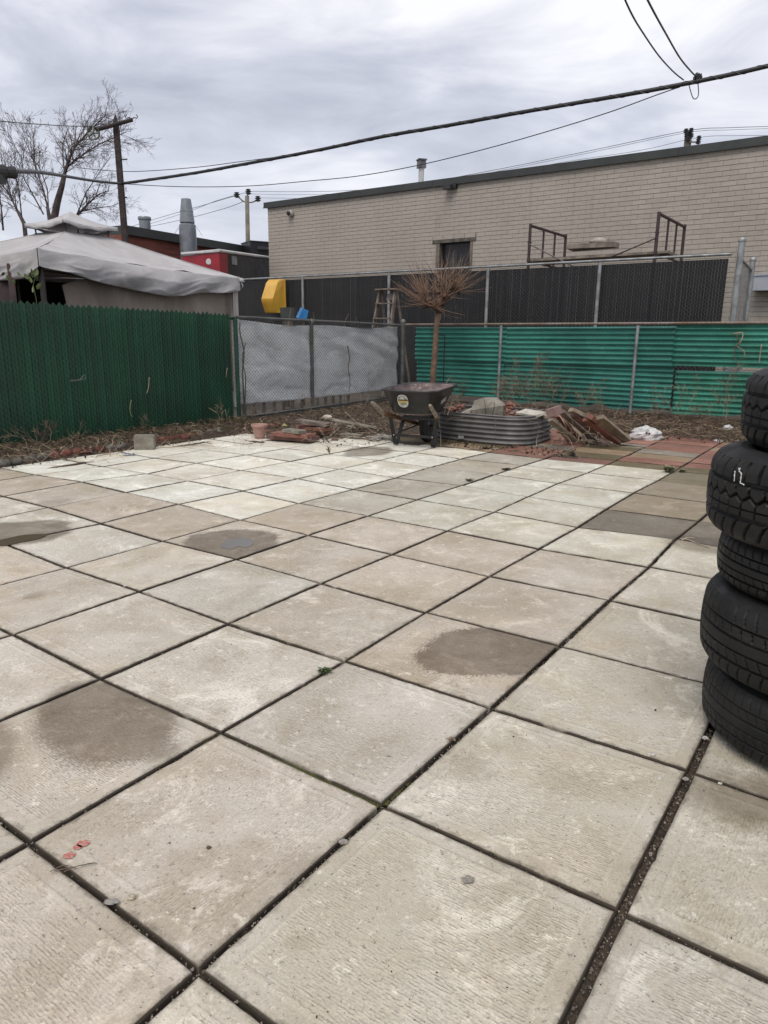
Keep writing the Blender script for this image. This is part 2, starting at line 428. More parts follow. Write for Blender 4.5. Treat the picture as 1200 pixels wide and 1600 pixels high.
def tile_mesh(P4, gaps, th=0.03, bev=0.004, rot=0, chip=0.003, seg=10):
    """slab from four corners (a-,b-)(a-,b+)(a+,b+)(a+,b-); gaps inset of the four sides; edges chipped by noise"""
    c = sum(P4, Vector((0, 0, 0)))/4
    inn = []
    n = 4
    for k in range(4):
        p, pn, pp = P4[k], P4[(k+1) % 4], P4[(k-1) % 4]
        e1 = (pn-p).normalized(); e0 = (p-pp).normalized()
        inn.append(p + e1*gaps[(k-1) % 4] - e0*gaps[k])
    ring = []
    for k in range(4):
        for s_ in range(seg):
            t = s_/seg
            ring.append((inn[k].lerp(inn[(k+1) % 4], t), k, t))
    nrmE = []
    for k in range(4):
        e = (inn[(k+1) % 4]-inn[k]).normalized(); q = Vector((-e.y, e.x, 0))
        if q.dot(c-inn[k]) < 0: q = -q
        nrmE.append(q)
    cseed = R.random()*50; chipk = R.choice((.8, 1, 1, 1.3, 2.2))
    mb = MB(); uvs = []
    def uvof(p):
        D = [max(0.0, (p-inn[k]).dot(nrmE[k])) for k in range(4)]
        u = .61*D[3]/max(1e-6, D[3]+D[1]); v = .61*D[0]/max(1e-6, D[0]+D[2])
        for _ in range(rot): u, v = 0.61-v, u
        return (u, v)
    N = len(ring)
    def push(off, z):
        for p, k, t in ring:
            n1_ = nrmE[k]; d = n1_.copy()
            if t == 0: d = n1_ + nrmE[(k-1) % 4]
            j = chip*(mnoise.noise(p*23)+0.5*mnoise.noise(p*70)) + chip*chipk*1.6*max(0, mnoise.noise(p*8+Vector((cseed, 0, 0)))-.25) + (0.004*abs(mnoise.noise(p*9)) if t == 0 else 0)
            q = p + d*(off + max(-0.001, j)); q = Vector((q.x, q.y, z))
            mb.v.append(q); uvs.append(uvof(q))
    push(bev*1.8, 0); push(bev*0.5, -bev*0.45); push(0, -bev*1.6); push(0, -th)
    for r_ in range(3):
        for k in range(N):
            mb.f.append((r_*N+(k+1) % N, r_*N+k, (r_+1)*N+k, (r_+1)*N+(k+1) % N))
    mb.f.append(tuple(range(N)))
    # orientation check
    a, b, d = mb.v[0], mb.v[seg], mb.v[2*seg]
    if (b-a).cross(d-b).z < 0:
        mb.f = [tuple(reversed(f)) for f in mb.f]
    mb.uv = uvs
    return mb
TAN = (0.485, 0.425, 0.355); WHITE = (0.69, 0.66, 0.585); CREAM = (0.54, 0.51, 0.43); GREYT = (0.40, 0.385, 0.345)
DARKT = (0.20, 0.178, 0.145); BROWN = (0.29, 0.24, 0.175)
def tile_colour(j, i):
    if j <= -4 and i >= 4: c = WHITE
    elif (j, i) in ((-4, 3), (-5, 3)): c = TAN
    elif (j, i) == (0, 6): c = DARKT
    elif (j, i) in ((1, 6), ): c = (0.2, 0.175, 0.14)
    elif (j, i) in ((0, 7), (0, 8), (1, 7), (1, 8), (2, 7), (2, 6)): c = BROWN
    elif (j, i) == (0, 9): c = (0.2, 0.17, 0.115)
    elif j >= -2 and i >= 5: c = CREAM
    elif j == -3 and i >= 5: c = (0.43, 0.39, 0.325)
    elif j >= 1: c = (0.525, 0.475, 0.395)
    elif i <= 1: c = (0.525, 0.468, 0.40)
    elif j <= -2 and i <= 2: c = (0.515, 0.475, 0.415)
    else: c = TAN
    k = 1.12*(1+R.uniform(-0.045, 0.045)); w = R.uniform(-0.015, 0.015)
    g = (c[0]+c[1]+c[2])/3; c = tuple(v*.9+g*.1 for v in c)
    return (c[0]*k*(1+w)*.99, c[1]*k*1.01, c[2]*k*(1-w), 1)
def gapA(j):      # half width of the joint that runs along the A lines
    return {2: 0.0105, 1: 0.0070, 0: 0.0062, -1: 0.0060}.get(j, 0.0068)
def gapB(i):
    return 0.0058 if i <= 2 else (0.0066 if i <= 4 else 0.0062)
for j in range(-8, 6):
    for i in range(-4, 10):
        if j <= -8 and i > 8: continue
        P4 = [corner(j, i), corner(j+1, i), corner(j+1, i+1), corner(j, i+1)]
        g = [gapB(i), gapA(j+1), gapB(i+1), gapA(j)]
        rot = R.choice((0, 0, 1, 2, 3, 0))
        mb = tile_mesh(P4, g, rot=rot, seg=30 if i < 4 else 12, chip=0.0035 if i < 5 else 0.006)
        o = mb.build('tile', CONC, paving)
        o.location.z += R.uniform(-0.003, 0.0015)
        o.rotation_euler = (R.uniform(-.0035, .0035), R.uniform(-.0035, .0035), 0)
        o.color = tile_colour(j, i)
# ---- half-size red, tan and grey slabs beyond, laid in courses
RED = (0.30, 0.155, 0.12); RED2 = (0.25, 0.14, 0.11); SAND = (0.33, 0.25, 0.165); OLIVE = (0.17, 0.14, 0.085); GREYS = (0.27, 0.24, 0.20)
cols = {(-2, 0): RED2, (-2, 1): OLIVE, (-2, 2): SAND, (-2, 3): OLIVE, (-2, 4): GREYS, (-2, 5): RED, (-2, 6): RED,
        (-1, 0): OLIVE, (-1, 1): RED, (-1, 2): SAND, (-1, 3): GREYS, (-1, 4): RED, (-1, 5): RED2, (-1, 6): RED,
        (0, 0): OLIVE, (0, 1): RED, (0, 2): RED, (0, 3): RED2, (0, 4): RED, (0, 5): SAND, (0, 6): RED,
        (-3, 0): RED2, (-3, 1): RED, (-3, 2): GREYS, (-4, 0): SAND, (-4, 1): OLIVE, (-3, 3): RED}
for j in range(-6, 4):
    for k in range(0, 8):
        i0 = 10 + k*0.5
        if j >= 0: i0 += 0
        def cc(jj, ii):
            lo = math.floor(ii); f = ii-lo
            return corner(jj, lo).lerp(corner(jj, lo+1), f)
        P4 = [cc(j, i0), cc(j+1, i0), cc(j+1, i0+.5), cc(j, i0+.5)]
        if j < -4 and k > 5: continue
        mb = tile_mesh(P4, [0.006]*4, rot=R.choice((0, 2)), seg=6, chip=0.007)
        o = mb.build('slab', CONC, paving)
        c = cols.get((j, k)) or R.choice((RED, RED2, SAND, OLIVE, RED, GREYS))
        q = R.uniform(0.85, 1.12); o.color = (c[0]*q, c[1]*q, c[2]*q, 1)
        o.location.z += R.uniform(-0.006, 0.004) + 0.002
for j in range(-4, 6):
    if j in (-4,-3,-2,-1,0,1,2,3,4):
        pass
for j in range(-6, -4):
    P4 = [corner(j, 9), corner(j+1, 9), corner(j+1, 10), corner(j, 10)]
# ---- grit and moss in the near joints
mb = MB()
for n_ in range(4200):
    if R.random() < 0.65:
        j = R.choice((2, 2, 2, 1, 1, 0, 0, -1)); t = R.uniform(-0.5, 5)
        lo = math.floor(t); p = corner(j, lo).lerp(corner(j, lo+1), t-lo) + tB*R.gauss(0, gapA(j)*0.6)
    else:
        i = R.choice((0, 1, 1, 2, 2, 3)); t = R.uniform(-2.5, 3)
        lo = math.floor(t); p = corner(lo, i).lerp(corner(lo+1, i), t-lo) + tA*R.gauss(0, gapB(i)*0.6)
    s_ = R.uniform(0.0012, 0.0035) if R.random() < 0.93 else R.uniform(0.004, 0.007)
    mb.box(p+Vector((0, 0, -0.018+R.random()*0.008)), (s_*1.4, s_, s_*0.8), Euler((R.random()*3, R.random()*3, R.random()*3)).to_matrix(), 0.6)
tag(mb.build('joint_gravel', simple('grit', (0.30, 0.26, 0.21), (0.07, 0.055, 0.042), 40, 0.9, world_space=True), paving), kind='stuff')
MOSS = simple('moss', (0.085, 0.085, 0.018), (0.045, 0.05, 0.012), 60, 0.95, bump=0.003, bscale=300, world_space=True)
mb = MB()
def moss_run(p, q, w, n):
    for _ in range(n):
        t = R.random(); c = p.lerp(q, t) + Vector((R.gauss(0, w), R.gauss(0, w), -0.013))
        b = blob(c, R.uniform(0.003, 0.0075), R.random()*99, 0.3, (1, 1, 0.6), 2, 6, 4)
        mb.add(b.v, b.f)
moss_run(gnd(370, 1150), gnd(590, 1252), 0.003, 420)
moss_run(gnd(300, 1165), gnd(345, 1143), 0.003, 60)
moss_run(gnd(600, 1250), gnd(640, 1215), 0.003, 60)
moss_run(gnd(540, 1030), gnd(665, 957), 0.003, 60)
moss_run(gnd(770, 900), gnd(850, 855), 0.004, 60)
tag(mb.build('moss', MOSS, paving, True), kind='stuff')

# ---- standing water
WATER = Mat('water_film', 0.015, spec=0.6); WATER.col((0.10, 0.080, 0.052))
def puddle(pts, label, z=0.0022):
    ps = [gnd(*p) for p in pts]; c = sum(ps, Vector())/len(ps)
    ring = []
    n = len(ps)*6
    for k in range(n):
        t = k/6; i = int(t) % len(ps); f = t-int(t)
        a, b, c2, d = ps[(i-1) % len(ps)], ps[i], ps[(i+1) % len(ps)], ps[(i+2) % len(ps)]
        q = 0.5*((2*b)+(c2-a)*f+(2*a-5*b+4*c2-d)*f*f+(3*b-a-3*c2+d)*f**3)
        ring.append(q + (q-c).normalized()*0.006*mnoise.noise(q*30))
    mb = MB(); mb.v = [Vector((p.x, p.y, z)) for p in ring]+[Vector((p.x, p.y, z-0.002)) for p in ring]
    f = tuple(range(n))
    nrm = (ring[1]-ring[0]).cross(ring[2]-ring[1]).z
    mb.f = [f if nrm > 0 else tuple(reversed(f))]+[(k, n+k, n+(k+1) % n, (k+1) % n) for k in range(n)]
    return tag(mb.build('puddle', WATER.m), label, 'puddle', kind='structure')
puddle([(345,853),(352,845),(366,843),(374,840),(392,843),(396,849),(386,856),(372,854),(362,858),(350,857)], 'small pool of rainwater in the damp patch at centre left')
puddle([(-20,850),(8,842),(40,836),(72,835),(60,842),(30,848),(5,853)], 'shallow rainwater film on the paving at the left edge')
# ================================================================ SOIL STRIPS ALONG THE FENCES
SOIL = simple('bed_soil', (0.085, 0.058, 0.038), (0.032, 0.022, 0.015), 14, 0.97, bump=0.02, bscale=45, world_space=True, dirt=((0.15, 0.10, 0.06), 0.5))
def hgt(a, b): return 0.03*mnoise.noise(Vector((a*2.1, b*2.1, 0))) + 0.018*mnoise.noise(Vector((a*9, b*9, 4)))
mb = MB()
def fL(u, v):
    a = -2+8.5*u; b = -7.55+1.13*v
    e = min(1, (1-v)/0.12) if v > .88 else 1
    return W(a, b + 0.03*mnoise.noise(Vector((a*3, 1, 0))), -0.03 + (0.075+hgt(a, b))*e + 0.05*(1-v)*max(0, 1-a/8))
mb.grid(fL, 120, 24)
tag(mb.build('soil_bed', SOIL, None, True), kind='structure')
mb = MB()
def fB(u, v):
    b = -7.6+9.6*u; a0 = 6.1 if b < -4.3 else 9.0
    a0 = 6.15+2.85*min(1, max(0, (b+5.2)/1.6))
    a = a0 + (11.9-a0)*v
    e = min(1, v/0.10)
    return W(a, b, -0.03 + (0.055+hgt(a, b)-0.045*max(0, v-.72)/.28)*e)
mb.grid(fB, 140, 60)
tag(mb.build('soil_bed', SOIL, None, True), kind='structure')
# paved patch of old slabs behind the wheelbarrow, sunk into the soil (parts of the paving)
def litter(name, n, area, mats, zf, lr=(0.04, 0.16), rr=(0.0015, 0.004), leafs=0.5):
    for mi, (m_, frac) in enumerate(mats):
        mb = MB()
        for _ in range(int(n*frac)):
            p = area(); z = zf(p)
            ang = R.random()*6.28
            if R.random() < leafs:      # curled leaf
                l, w = R.uniform(0.010, 0.026), R.uniform(0.005, 0.013)
                rt = Euler((R.uniform(-.6, .6), R.uniform(-.6, .6), ang)).to_matrix()
                vs = [Vector((-l, 0, 0)), Vector((-l*.2, -w, .006)), Vector((l, 0, .004)), Vector((-l*.2, w, .008)), Vector((0, 0, -.004))]
                mb.add([rt@v+p+UP*(z+0.01+R.random()*0.02) for v in vs], [(0, 1, 4), (1, 2, 4), (2, 3, 4), (3, 0, 4)])
            else:
                L = R.uniform(*lr); d = Vector((math.cos(ang), math.sin(ang), R.uniform(-0.15, 0.35)))
                q = Vector((-d.y, d.x, 0))*R.uniform(-.3, .3)*L
                a = p+UP*(z+0.008+R.random()*0.02)
                r0 = R.uniform(*rr)
                mb.tube([a, a+d*L*.5+q*.6+UP*.01, a+d*L+UP*-0.005], [r0, r0*.8, r0*.5], 3, False)
        tag(mb.build(name, m_), kind='stuff')
L1 = simple('dead_leaf_brown', (0.14, 0.085, 0.05), (0.065, 0.038, 0.024), 9, 0.9, world_space=True)
L2 = simple('dry_stalk', (0.34, 0.26, 0.17), (0.16, 0.11, 0.07), 9, 0.9, world_space=True)
L3 = simple('weed_green', (0.055, 0.085, 0.022), (0.035, 0.05, 0.015), 9, 0.85, world_space=True)
L4 = simple('dark_litter', (0.075, 0.045, 0.03), (0.03, 0.02, 0.014), 9, 0.95, world_space=True)
def aL():
    a = R.uniform(-0.5, 6.7); b = -7.3+0.95*R.random()**0.8
    return W(a, b)
litter('leaf_litter', 3600, aL, [(L1, .34), (L2, .20), (L3, .18), (L4, .28)], lambda p: 0.045+hgt(*ab(p)) + 0.02)
def aC():
    a = R.uniform(6.2, 10.9); return W(a, R.uniform(-7.2, -4.9))
litter('leaf_litter', 3000, aC, [(L1, .32), (L2, .3), (L3, .10), (L4, .28)], lambda p: 0.03+hgt(*ab(p)))
def aR():
    a = R.uniform(9.05, 11.3) if R.random() < .9 else R.uniform(8.8, 9.1)
    return W(a, R.uniform(-5.0, -0.4))
litter('leaf_litter', 5200, aR, [(L1, .32), (L2, .36), (L3, .06), (L4, .26)], lambda p: 0.03+hgt(*ab(p)), lr=(0.05, 0.32))
# crumbs of soil and twigs drifting over the slabs next to the beds
def aS():
    t = R.random()
    if t < .35: return W(R.uniform(6.75, 7.3), R.uniform(-4.1, -2.6) )
    if t < .6: return W(R.uniform(5.9, 6.7), R.uniform(-6.3, -4.6))
    if t < .8: return W(R.uniform(1, 6), -6.33+abs(R.gauss(0, .05)))
    return W(R.uniform(8.7, 9.2), R.uniform(-3.2, -0.6))
litter('leaf_litter', 1100, aS, [(L4, .8), (L2, .2)], lambda p: -0.008, lr=(0.02, 0.09), rr=(0.001, 0.002), leafs=.25)
# low smears of washed-out soil over the slab edges
def smear(x, y, rx, ry, ang, seed, h=.012):
    c = gnd(x, y); rt = rz(ang); mb = MB()
    def f(u, v):
        a = 6.2832*u; k = v*(1+.45*mnoise.noise(Vector((math.cos(a)*1.6, math.sin(a)*1.6, seed)))+.18*mnoise.noise(Vector((math.cos(a)*6, math.sin(a)*6, seed))))
        q = rt @ Vector((math.cos(a)*rx*k, math.sin(a)*ry*k, 0)); z = -.006+h*(1-v*v)+.006*mnoise.noise((c+q)*14+Vector((0, 0, seed)))
        return c+q+UP*z
    mb.grid(f, 60, 10); o = mb.build('soil_smear', SOIL, None, True); o.data.flip_normals(); tag(o, kind='stuff')
for k, (x, y, rx, ry) in enumerate(((800, 705, .42, .10), (875, 712, .30, .10), (745, 703, .25, .06), (640, 692, .35, .16), (690, 698, .2, .05), (560, 685, .35, .10), (400, 690, .22, .05), (300, 694, .3, .05), (1125, 690, .5, .08), (960, 694, .3, .06), (120, 725, .35, .05))):
    smear(x, y, rx, ry, BANG if x > 350 else AANG, k)
# ================================================================ FENCES
GALV = simple('galvanised_pipe', (0.36, 0.37, 0.37), (0.22, 0.225, 0.22), 6, 0.5, 0.55, bump=0.001, dirt=((0.20, 0.13, 0.08), 0.25))
GALVD = simple('weathered_pipe', (0.17, 0.175, 0.17), (0.10, 0.10, 0.095), 5, 0.6, 0.4, dirt=((0.18, 0.09, 0.045), 0.4))
GALVR = simple('rust_stained_pipe', (0.27, 0.235, 0.20), (0.20, 0.13, 0.09), 4, 0.65, 0.35, dirt=((0.24, 0.11, 0.05), 0.5))
WIRE = simple('chain_wire', (0.20, 0.20, 0.195), (0.13, 0.125, 0.12), 3, 0.55, 0.5)
WIRED = simple('dull_chain_wire', (0.12, 0.12, 0.115), (0.06, 0.057, 0.052), 3, 0.7, 0.1)
WIREK = simple('black_coated_wire', (0.10, 0.10, 0.103), (0.06, 0.06, 0.062), 3, 0.35, 0.0)
WIREG = simple('green_coated_wire', (0.03, 0.115, 0.07), (0.02, 0.075, 0.045), 3, 0.35)
def chain(name, org, du, length, z0f, z1f, mat, parent, cell=0.055, r=0.0016, off=None, n=3, tips=0.03):
    """woven wire: zigzag strands; org = start point, du = unit direction, off = small normal offset"""
    mb = MB(); cnt = int(length/cell)
    for k in range(cnt):
        u0 = k*cell; z0, z1 = z0f(u0/length), z1f(u0/length)
        m = max(2, int((z1-z0)/(cell*0.86)))
        pts = []
        for q in range(m+1):
            s_ = (q+k) % 2
            uu = u0 + s_*cell*1.02
            pts.append(org + du*uu + off*(0.0022*(1 if ((q+k) % 2) else -1)) + UP*(z0+(z1-z0)*q/m))
        mb.tube(pts, r, n, False)
        if tips:
            p = pts[-1]; mb.tube([p, p+UP*tips*0.6+du*0.006, p+UP*tips+du*R.uniform(-.01, .01)], r, 3, False)
    return mb.build(name, mat, parent)
def post(parent, p, z0, z1, r, mat, cap=True, name='post'):
    mb = MB(); mb.tube([Vector((p.x, p.y, z0)), Vector((p.x, p.y, z1))], r, 14)
    o = autosmooth(mb.build(name, mat, parent))
    if cap:
        c = MB(); c.lathe([(r*1.18, z1-0.03), (r*1.2, z1), (r*0.95, z1+0.022), (r*0.45, z1+0.036), (0.001, z1+0.04)], Vector((p.x, p.y, 0)), 14)
        autosmooth(c.build('post_cap', mat, parent))
    for zz_ in (z0+0.25*(z1-z0), z0+.8*(z1-z0)):
        c = MB(); c.lathe([(r*1.02, zz_-0.012), (r*1.12, zz_-0.012), (r*1.12, zz_+0.012), (r*1.02, zz_+0.012)], Vector((p.x, p.y, 0)), 12)
        autosmooth(c.build('tension_band', mat, parent))
    return o
# ---- 1 green slat fence, left
FB = -7.23
gf = root('slat_fence', W(3, FB, 0), 'dark green picket-topped slat fence running along the left side', 'fence')
GREENS = Mat('green_vinyl_slat', 0.5)
g_ = GREENS
v_ = g_.pos()
k_ = g_.ramp(g_.info('Random'), 0, 1, 0.78, 1.25, False)
c_ = g_.mix(g_.ramp(g_.noise(v_, 1.3, 4, .6), .35, .65), (0.0038, 0.050, 0.021), (0.0026, 0.032, 0.0135))
c_ = g_.mix(g_.ramp(g_.noise(g_.vm('MULTIPLY', v_, (14, 14, 1.6)), 3, 5, .7), .55, .75, 0, .35), c_, (0.02, 0.09, 0.052))
sv = g_.vm('SCALE', c_); g_.t.links.new(k_, sv.node.inputs[3])
g_.col(sv)
gz0 = lambda a: 0.055 - 0.055*max(0, min(1, (a-4.6)/2.2)) - 0.03
gz1 = lambda a: 1.485 - 0.015*(a-3.7)
pitch = 0.0685
a0s = 1.2
nsl = int((6.79-a0s)/pitch)
sh = None
for k in range(nsl):
    a = a0s+k*pitch; z0, z1 = gz0(a), gz1(a)
    if sh is None:
        mb = MB(); H_ = 1.5; w = 0.0352; prof = []
        # folded slat: shallow V section with a pointed tip
        for y, x in ((0, -w), (-0.007, -w*.45), (-0.004, 0), (-0.007, w*.45), (0, w)): prof.append((x, y))
        vs = []
        for x, y in prof: vs.append(tA*x - tB*y*-1 + UP*0)
        for x, y in prof: vs.append(tA*x - tB*y*-1 + UP*(H_-0.038+0.038*(1-abs(x)/w)))
        bk = [v - tB*0.004 for v in vs]
        n5 = 5
        fs = []
        for i in range(4):
            fs.append((i, i+1, n5+i+1, n5+i)); fs.append((10+i+1, 10+i, 15+i, 15+i+1)); fs.append((n5+i, n5+i+1, 15+i+1, 15+i))
        fs += [(0, 5, 15, 10), (9, 4, 14, 19)]
        mb.add(vs+bk, fs)
        sh = mb.build('slat', GREENS.m, None, origin=(0, 0, 0)); o = sh; o.parent = gf
    else:
        o = sh.copy(); col.objects.link(o); o.parent = gf
    o.location = W(a, FB+R.uniform(-.003, .003), z0) - ORG[gf]; o.scale.z = (z1-z0+R.uniform(-.008, .008))/1.5
    o.rotation_euler.z = R.uniform(-.03, .03)
chain('wire_mesh', W(a0s, FB+0.026), tA, 6.79-a0s, lambda t: gz0(a0s+t*5.6)+0.03, lambda t: gz1(a0s+t*5.6)-0.075, WIREG, gf, 0.035, 0.0018, tB, tips=0.0)
mb = MB(); mb.tube([W(a0s, FB-0.03, gz1(a0s)-.06), W(6.79, FB-0.03, gz1(6.79)-.06)], 0.02, 10); mb.build('top_rail', GREENS.m, gf, True)
post(gf, W(6.83, FB-0.02), -0.03, 1.40, 0.028, simple('green_post', (0.012, 0.06, 0.035), None, 5, .5), False)
for a in (2.0, 4.4):
    post(gf, W(a, FB-0.06), -0.03, 1.4, 0.028, GREENS.m, False)
# ---- 2 chain link with grey tarpaulin, from the green fence to the corner
CB0, CB1 = -7.24, -7.40
def LF(a): return CB0 + (CB1-CB0)*(a-6.85)/(11.05-6.85)
cf = root('chain_link_fence', W(9, LF(9), 0), 'chain-link fence lined with a grey tarpaulin, between the green slats and the corner post', 'fence')
p0, p1 = W(6.87, LF(6.87)), W(11.02, LF(11.02))
dC = (p1-p0).normalized(); LC = (p1-p0).length; nC = Vector((dC.y, -dC.x, 0))
ctop = lambda t: 1.395-0.035*t
chain('wire_mesh', p0, dC, LC, lambda t: 0.05, ctop, WIRED, cf, 0.030, 0.0021, nC)
mb = MB(); mb.tube([p0+UP*ctop(0)-nC*.03, p1+UP*ctop(1)-nC*.03], 0.020, 12); autosmooth(mb.build('top_rail', GALVD, cf))
post(cf, W(8.46, LF(8.46)-0.03), -0.03, 1.375, 0.029, GALVD)
mb = MB(); mb.tube([p0+UP*0.07-nC*.01, p1+UP*0.085-nC*.01], 0.017, 8); mb.build('bottom_rail', GALVD, cf, True)
TARP = Mat('grey_tarpaulin', 0.45)
v_ = TARP.objc()
c_ = TARP.mix(TARP.ramp(TARP.noise(v_, 3, 6, .65), .35, .7), (0.76, 0.77, 0.76), (0.60, 0.61, 0.605))
c_ = TARP.mix(TARP.ramp(TARP.noise(TARP.vm('MULTIPLY', v_, (6, 6, 1)), 2.6, 6, .75), .58, .72, 0, .6), c_, (0.80, 0.80, 0.78))
TARP.col(c_); TARP.bump(TARP.noise(v_, 16, 6, .7), 0.02)
mb = MB()
def tarp(u, v):
    s_ = u*LC*0.985 + 0.02
    z = 0.235 + 0.10*u*(1-u)*-1 + (ctop(u)-0.03-0.235)*v
    # diagonal sagging folds fanning from the upper corners
    f = 0.013*math.sin(20*(u*1.0+0.55*v)+3*math.sin(5*v+3*u)) * (1-abs(2*v-1)**3)
    rr_ = math.hypot((u-0.33)*3.2, (v-1.15)); f += 0.014*max(0, math.sin(26*rr_))**3*math.exp(-((u-0.16)/.2)**2)*(.5+mnoise.noise(Vector((u*9, v*5, 0))))
    f += 0.02*mnoise.noise(Vector((u*7, v*4, 2))) + .012*max(0, 1-2.4*abs(mnoise.noise(Vector((u*6+v*3, v*3.2-u*4, 7)))))**4
    z += -0.03*math.sin(math.pi*u*2)**2*(v > .98)
    return p0 + dC*s_ - nC*(0.05+f) + UP*z
mb.sheet(tarp, 110, 40, -nC*0.0025)
mb.build('tarpaulin', TARP.m, cf, True)
# short stubs of boards showing under the tarpaulin, one by one
STUB = simple('old_board_end', (0.20, 0.17, 0.135), (0.10, 0.08, 0.06), 12, .9, bump=.004, rnd=.2)
for k in range(13):
    s_ = 0.16+k*0.205+R.uniform(-.02, .02)
    if s_ > LC-0.2: break
    if abs(s_-1.6) < 0.1: continue
    mb = MB(); mb.box(p0+dC*s_-nC*0.09+UP*(0.15), (0.045, 0.03, R.uniform(.14, .2)), rz(math.atan2(dC.y, dC.x)), jit=.004)
    mb.build('board_end', STUB, cf)
mb = MB(); mb.box(p0.lerp(p1, .5)-nC*0.03+UP*0.015, (LC, 0.05, 0.075), rz(math.atan2(dC.y, dC.x))); mb.build('kick_board', simple('kick_board', (0.14, 0.13, 0.115), (0.07, 0.06, 0.05), 6, .9), cf)
# vine stem climbing the first post
VINE = simple('dry_vine', (0.14, 0.11, 0.08), (0.08, 0.06, 0.045), 20, .9)
for (sx, r0, zt, ph) in ((0.03, .014, 1.36, 0), (0.055, .009, 1.1, 2)):
    mb = MB(); pts = []
    for q in range(16):
        z = -0.03+zt*q/15; pts.append(p0+dC*(sx+0.025*math.sin(q*.8+ph))+nC*(0.03+0.015*math.cos(q*1.1+ph))+UP*z)
    mb.tube(pts, [r0*(1-.4*q/15) for q in range(16)], 7)
    tag(mb.build('climbing_vine', simple('mossy_vine', (0.05, 0.075, 0.045), (0.09, 0.07, 0.05), 12, .9), None, True), ('thick' if ph == 0 else 'thin')+' mossy vine stem climbing where the green fence meets the chain link', 'vine')
# ---- 3 back chain link with green corrugated sheets
bf = root('chain_link_fence', W(11.05, -4, 0), 'back chain-link fence with green corrugated sheets hung behind it', 'fence')
bA = 11.05; bb0, bb1 = -7.38, 1.2
chain('wire_mesh', W(bA, bb0), tB, bb1-bb0, lambda t: 0.02, lambda t: 1.375+.02*t, WIRED, bf, 0.031, 0.0022, tA)
mb = MB(); mb.tube([W(bA+.035, bb0, 1.37), W(bA+.035, -3, 1.385), W(bA+.035, bb1, 1.405)], 0.019, 12); autosmooth(mb.build('top_rail', GALVR, bf))
post(bf, W(bA+.02, bb0-.02), -0.03, 1.43, 0.036, GALVD)
for b in (-5.41, -3.19, -1.0, 1.15): post(bf, W(bA+.045, b)-tA*0.09, -0.03, 1.355, 0.024, GALV, False)
# thin wooden stake next to the tree and tie rails behind the tarpaulin corner
CORR = Mat('green_corrugated_plastic', 0.38)
v_ = CORR.pos()
c_ = CORR.mix(CORR.ramp(CORR.noise(v_, 1.1, 4, .6), .35, .65), (0.055, 0.30, 0.235), (0.028, 0.19, 0.148))
c_ = CORR.mix(CORR.ramp(CORR.noise(CORR.vm('MULTIPLY', v_, (1.2, 1.2, 6)), 3.0, 6, .7), .52, .75, 0, .65), c_, (0.010, 0.10, 0.085))
c_ = CORR.mix(CORR.ramp(CORR.noise(CORR.vm('ADD', v_, (5, 3, 1)), 4.5, 6, .75), .62, .72, 0, .6), c_, (0.22, 0.46, 0.39))
ks = CORR.vm('MULTIPLY', c_, CORR.info('Color')); CORR.col(ks)
def corr_sheet(b0, b1, z0, z1, aoff, seed, tear=0.0, colr=(1, 1, 1, 1), tilt=0.0, label=None):
    mb = MB(); nu = 60; nv = int((z1-z0)/0.0095)
    def f(u, v):
        b = b0+(b1-b0)*u; z = z0+(z1-z0)*v + tilt*(u-.5)
        edge = 0
        if v < .08: edge = tear*max(0, mnoise.noise(Vector((u*9, seed, 0)))+.15)
        z += edge*(1-v/.08)
        am = 0.018*(1+.15*mnoise.noise(Vector((u*3, v*2, seed))))
        a = bA+aoff - am*math.sin(2*math.pi*(z-tilt*(u-.5))/0.076) + 0.02*mnoise.noise(Vector((u*2.2, v*1.4, seed+5)))
        return W(a, b, z)
    mb.sheet(f, nu, nv, tA*0.002)
    o = mb.build('corrugated_sheet', CORR.m, bf, True, label=label); o.color = colr
    return o
corr_sheet(-7.17, -5.36, .74, 1.325, .085, 1, tilt=.005)
corr_sheet(-7.15, -5.40, .15, .80, .115, 2, .05, tilt=.0)
corr_sheet(-5.45, -2.62, .75, 1.335, .10, 3, tilt=.02)
corr_sheet(-5.47, -2.66, .10, .81, .135, 4, .10, tilt=-.01)
corr_sheet(-2.68, 0.3, .79, 1.385, .07, 5, tilt=.0, colr=(1.0, 1.12, 1.0, 1), label='brighter green upper sheet at the right')
corr_sheet(-2.63, 0.4, .10, .735, .125, 6, .05, tilt=.03, colr=(.95, 1.1, .95, 1), label='lower green sheet at the right with a gap above it')
corr_sheet(0.25, 1.3, .79, 1.38, .09, 7, tilt=.0)
# ---- 4 black slat fence behind
KA = 13.75
kf = root('slat_fence', W(KA, -7, 0), 'tall chain-link fence filled with black slats, in front of the brick building', 'fence')
KS = Mat('black_vinyl_slat', 0.42); KS.col(KS.mix(KS.ramp(KS.info('Random'), 0, 1), (0.004, 0.004, 0.0043), (0.009, 0.0088, 0.009)))
ktop = 2.555
mb = MB(); w = 0.0225; zA, zB = -0.03, ktop-0.06
for (x0, x1) in ((-w, w),):
    mb.add([tB*-w + UP*zA, -tA*.006+UP*zA, tB*w+UP*zA, tB*w+UP*zB, -tA*.006+UP*zB, tB*-w+UP*zB], [(0, 1, 4, 5), (1, 2, 3, 4)])
    mb.add([tB*-w+tA*.004 + UP*zA, tA*.008+UP*zA, tB*w+tA*.004+UP*zA, tB*w+tA*.004+UP*zB, tA*.008+UP*zB, tB*-w+tA*.004+UP*zB], [(5, 4, 1, 0), (4, 3, 2, 1)])
ks0 = mb.build('slat', KS.m, None, origin=(0, 0, 0)); ks0.parent = kf
b = -2.60; first = True; cnt = 0
